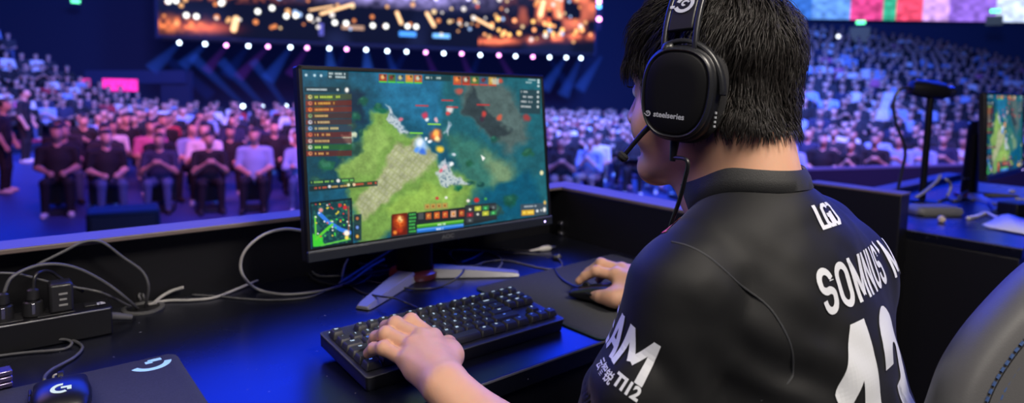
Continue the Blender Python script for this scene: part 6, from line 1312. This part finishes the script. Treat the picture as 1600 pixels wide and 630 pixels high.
# ------------------------------------------------------------------ light
def area(name, loc, tgt, size, power, col=(1, 1, 1), sy=None, spread=180):
    l = bpy.data.lights.new(name, 'AREA'); l.energy = power; l.color = col[:3]; l.size = size; l.spread = rad(spread)
    if sy: l.shape = 'RECTANGLE'; l.size_y = sy
    o = bpy.data.objects.new(name, l); COL.objects.link(o); o.location = tuple(map(float, loc))
    o.rotation_euler = (Vector(tuple(map(float, tgt)))-Vector(tuple(map(float, loc)))).to_track_quat('-Z', 'Y').to_euler(); return o
area('key_light', (.35, -1.45, 1.75), (.25, -.15, .1), .5, 46, (1, .90, .79))
area('soft_top', (-.75, -.75, 1.45), (.2, .2, .05), .6, 13, (1, .92, .84))
area('stage_fill', (-1.2, 1.9, 2.0), (.3, -.1, .1), 1.2, 9, (.75, .45, .85))
# pink light over the floor crowd, blue over the stands and the floor before the stage
area('crowd_pink', ar(6, -1, 6.5), ar(19, -1, -.6), 3, 520, (1, .24, .66), spread=80)
area('crowd_pink_right', ar(5.5, 8, 5.5), (FA+FB)/2+fn*3.5, 3, 280, (1, .22, .72), spread=100)
area('stand_blue_right', ar(6, 6, 9), (FA+FB)/2+fn*13+np.array((0, 0, 2)), 3, 6500, (.06, .20, 1), spread=100)
area('stand_blue_left', ar(12, -3, 9), (LA+LB)/2+ln_*11+np.array((0, 0, 2)), 3, 4200, (.05, .19, 1), spread=110)
area('stand_pink_left', ar(10, -4, 4), (LA+LB)/2+ln_*2+np.array((0, 0, -.8)), 2, 130, (1, .32, .62), spread=80)
area('front_blue', ar(3.2, 2, 1.6), ar(12, 0, -1.2), 2.5, 130, (.05, .16, 1), spread=100)
area('floor_blue', ar(9, 1, 6.5), ar(9.3, 1, FZ), 5, 420, (.04, .12, 1), spread=130)
w = bpy.data.worlds.new('arena_haze'); SC.world = w; w.use_nodes = True; nt = w.node_tree; bg = nt.nodes['Background']
# dark haze, and the blue glow of the lit ceiling above the stage
tc = nt.nodes.new('ShaderNodeTexCoord'); sx = nt.nodes.new('ShaderNodeSeparateXYZ'); nt.links.new(tc.outputs['Generated'], sx.inputs[0])
cr = nt.nodes.new('ShaderNodeValToRGB'); nt.links.new(sx.outputs[2], cr.inputs[0]); el = cr.color_ramp.elements
el[0].position = .15; el[0].color = (0, 0, 0, 1); el[1].position = .22; el[1].color = (.006, .045, 1, 1)
e = el.new(.56); e.color = (.006, .045, 1, 1); e = el.new(.70); e.color = (0, 0, 0, 1)
dt = nt.nodes.new('ShaderNodeVectorMath'); dt.operation = 'DOT_PRODUCT'; nt.links.new(tc.outputs['Generated'], dt.inputs[0]); dt.inputs[1].default_value = (.6467, .7627, 0)
mr = nt.nodes.new('ShaderNodeMapRange'); mr.inputs[1].default_value = .2; mr.inputs[2].default_value = .5; nt.links.new(dt.outputs['Value'], mr.inputs[0])
mm = nt.nodes.new('ShaderNodeMix'); mm.data_type = 'RGBA'; mm.inputs[6].default_value = (0, 0, 0, 1); nt.links.new(mr.outputs[0], mm.inputs[0]); nt.links.new(cr.outputs[0], mm.inputs[7])
sc2 = nt.nodes.new('ShaderNodeVectorMath'); sc2.operation = 'SCALE'; nt.links.new(mm.outputs[2], sc2.inputs[0]); sc2.inputs['Scale'].default_value = 6.0
ad = nt.nodes.new('ShaderNodeVectorMath'); ad.operation = 'ADD'; nt.links.new(sc2.outputs[0], ad.inputs[0]); ad.inputs[1].default_value = (.002, .003, .022)
nt.links.new(ad.outputs[0], bg.inputs[0]); bg.inputs[1].default_value = 1
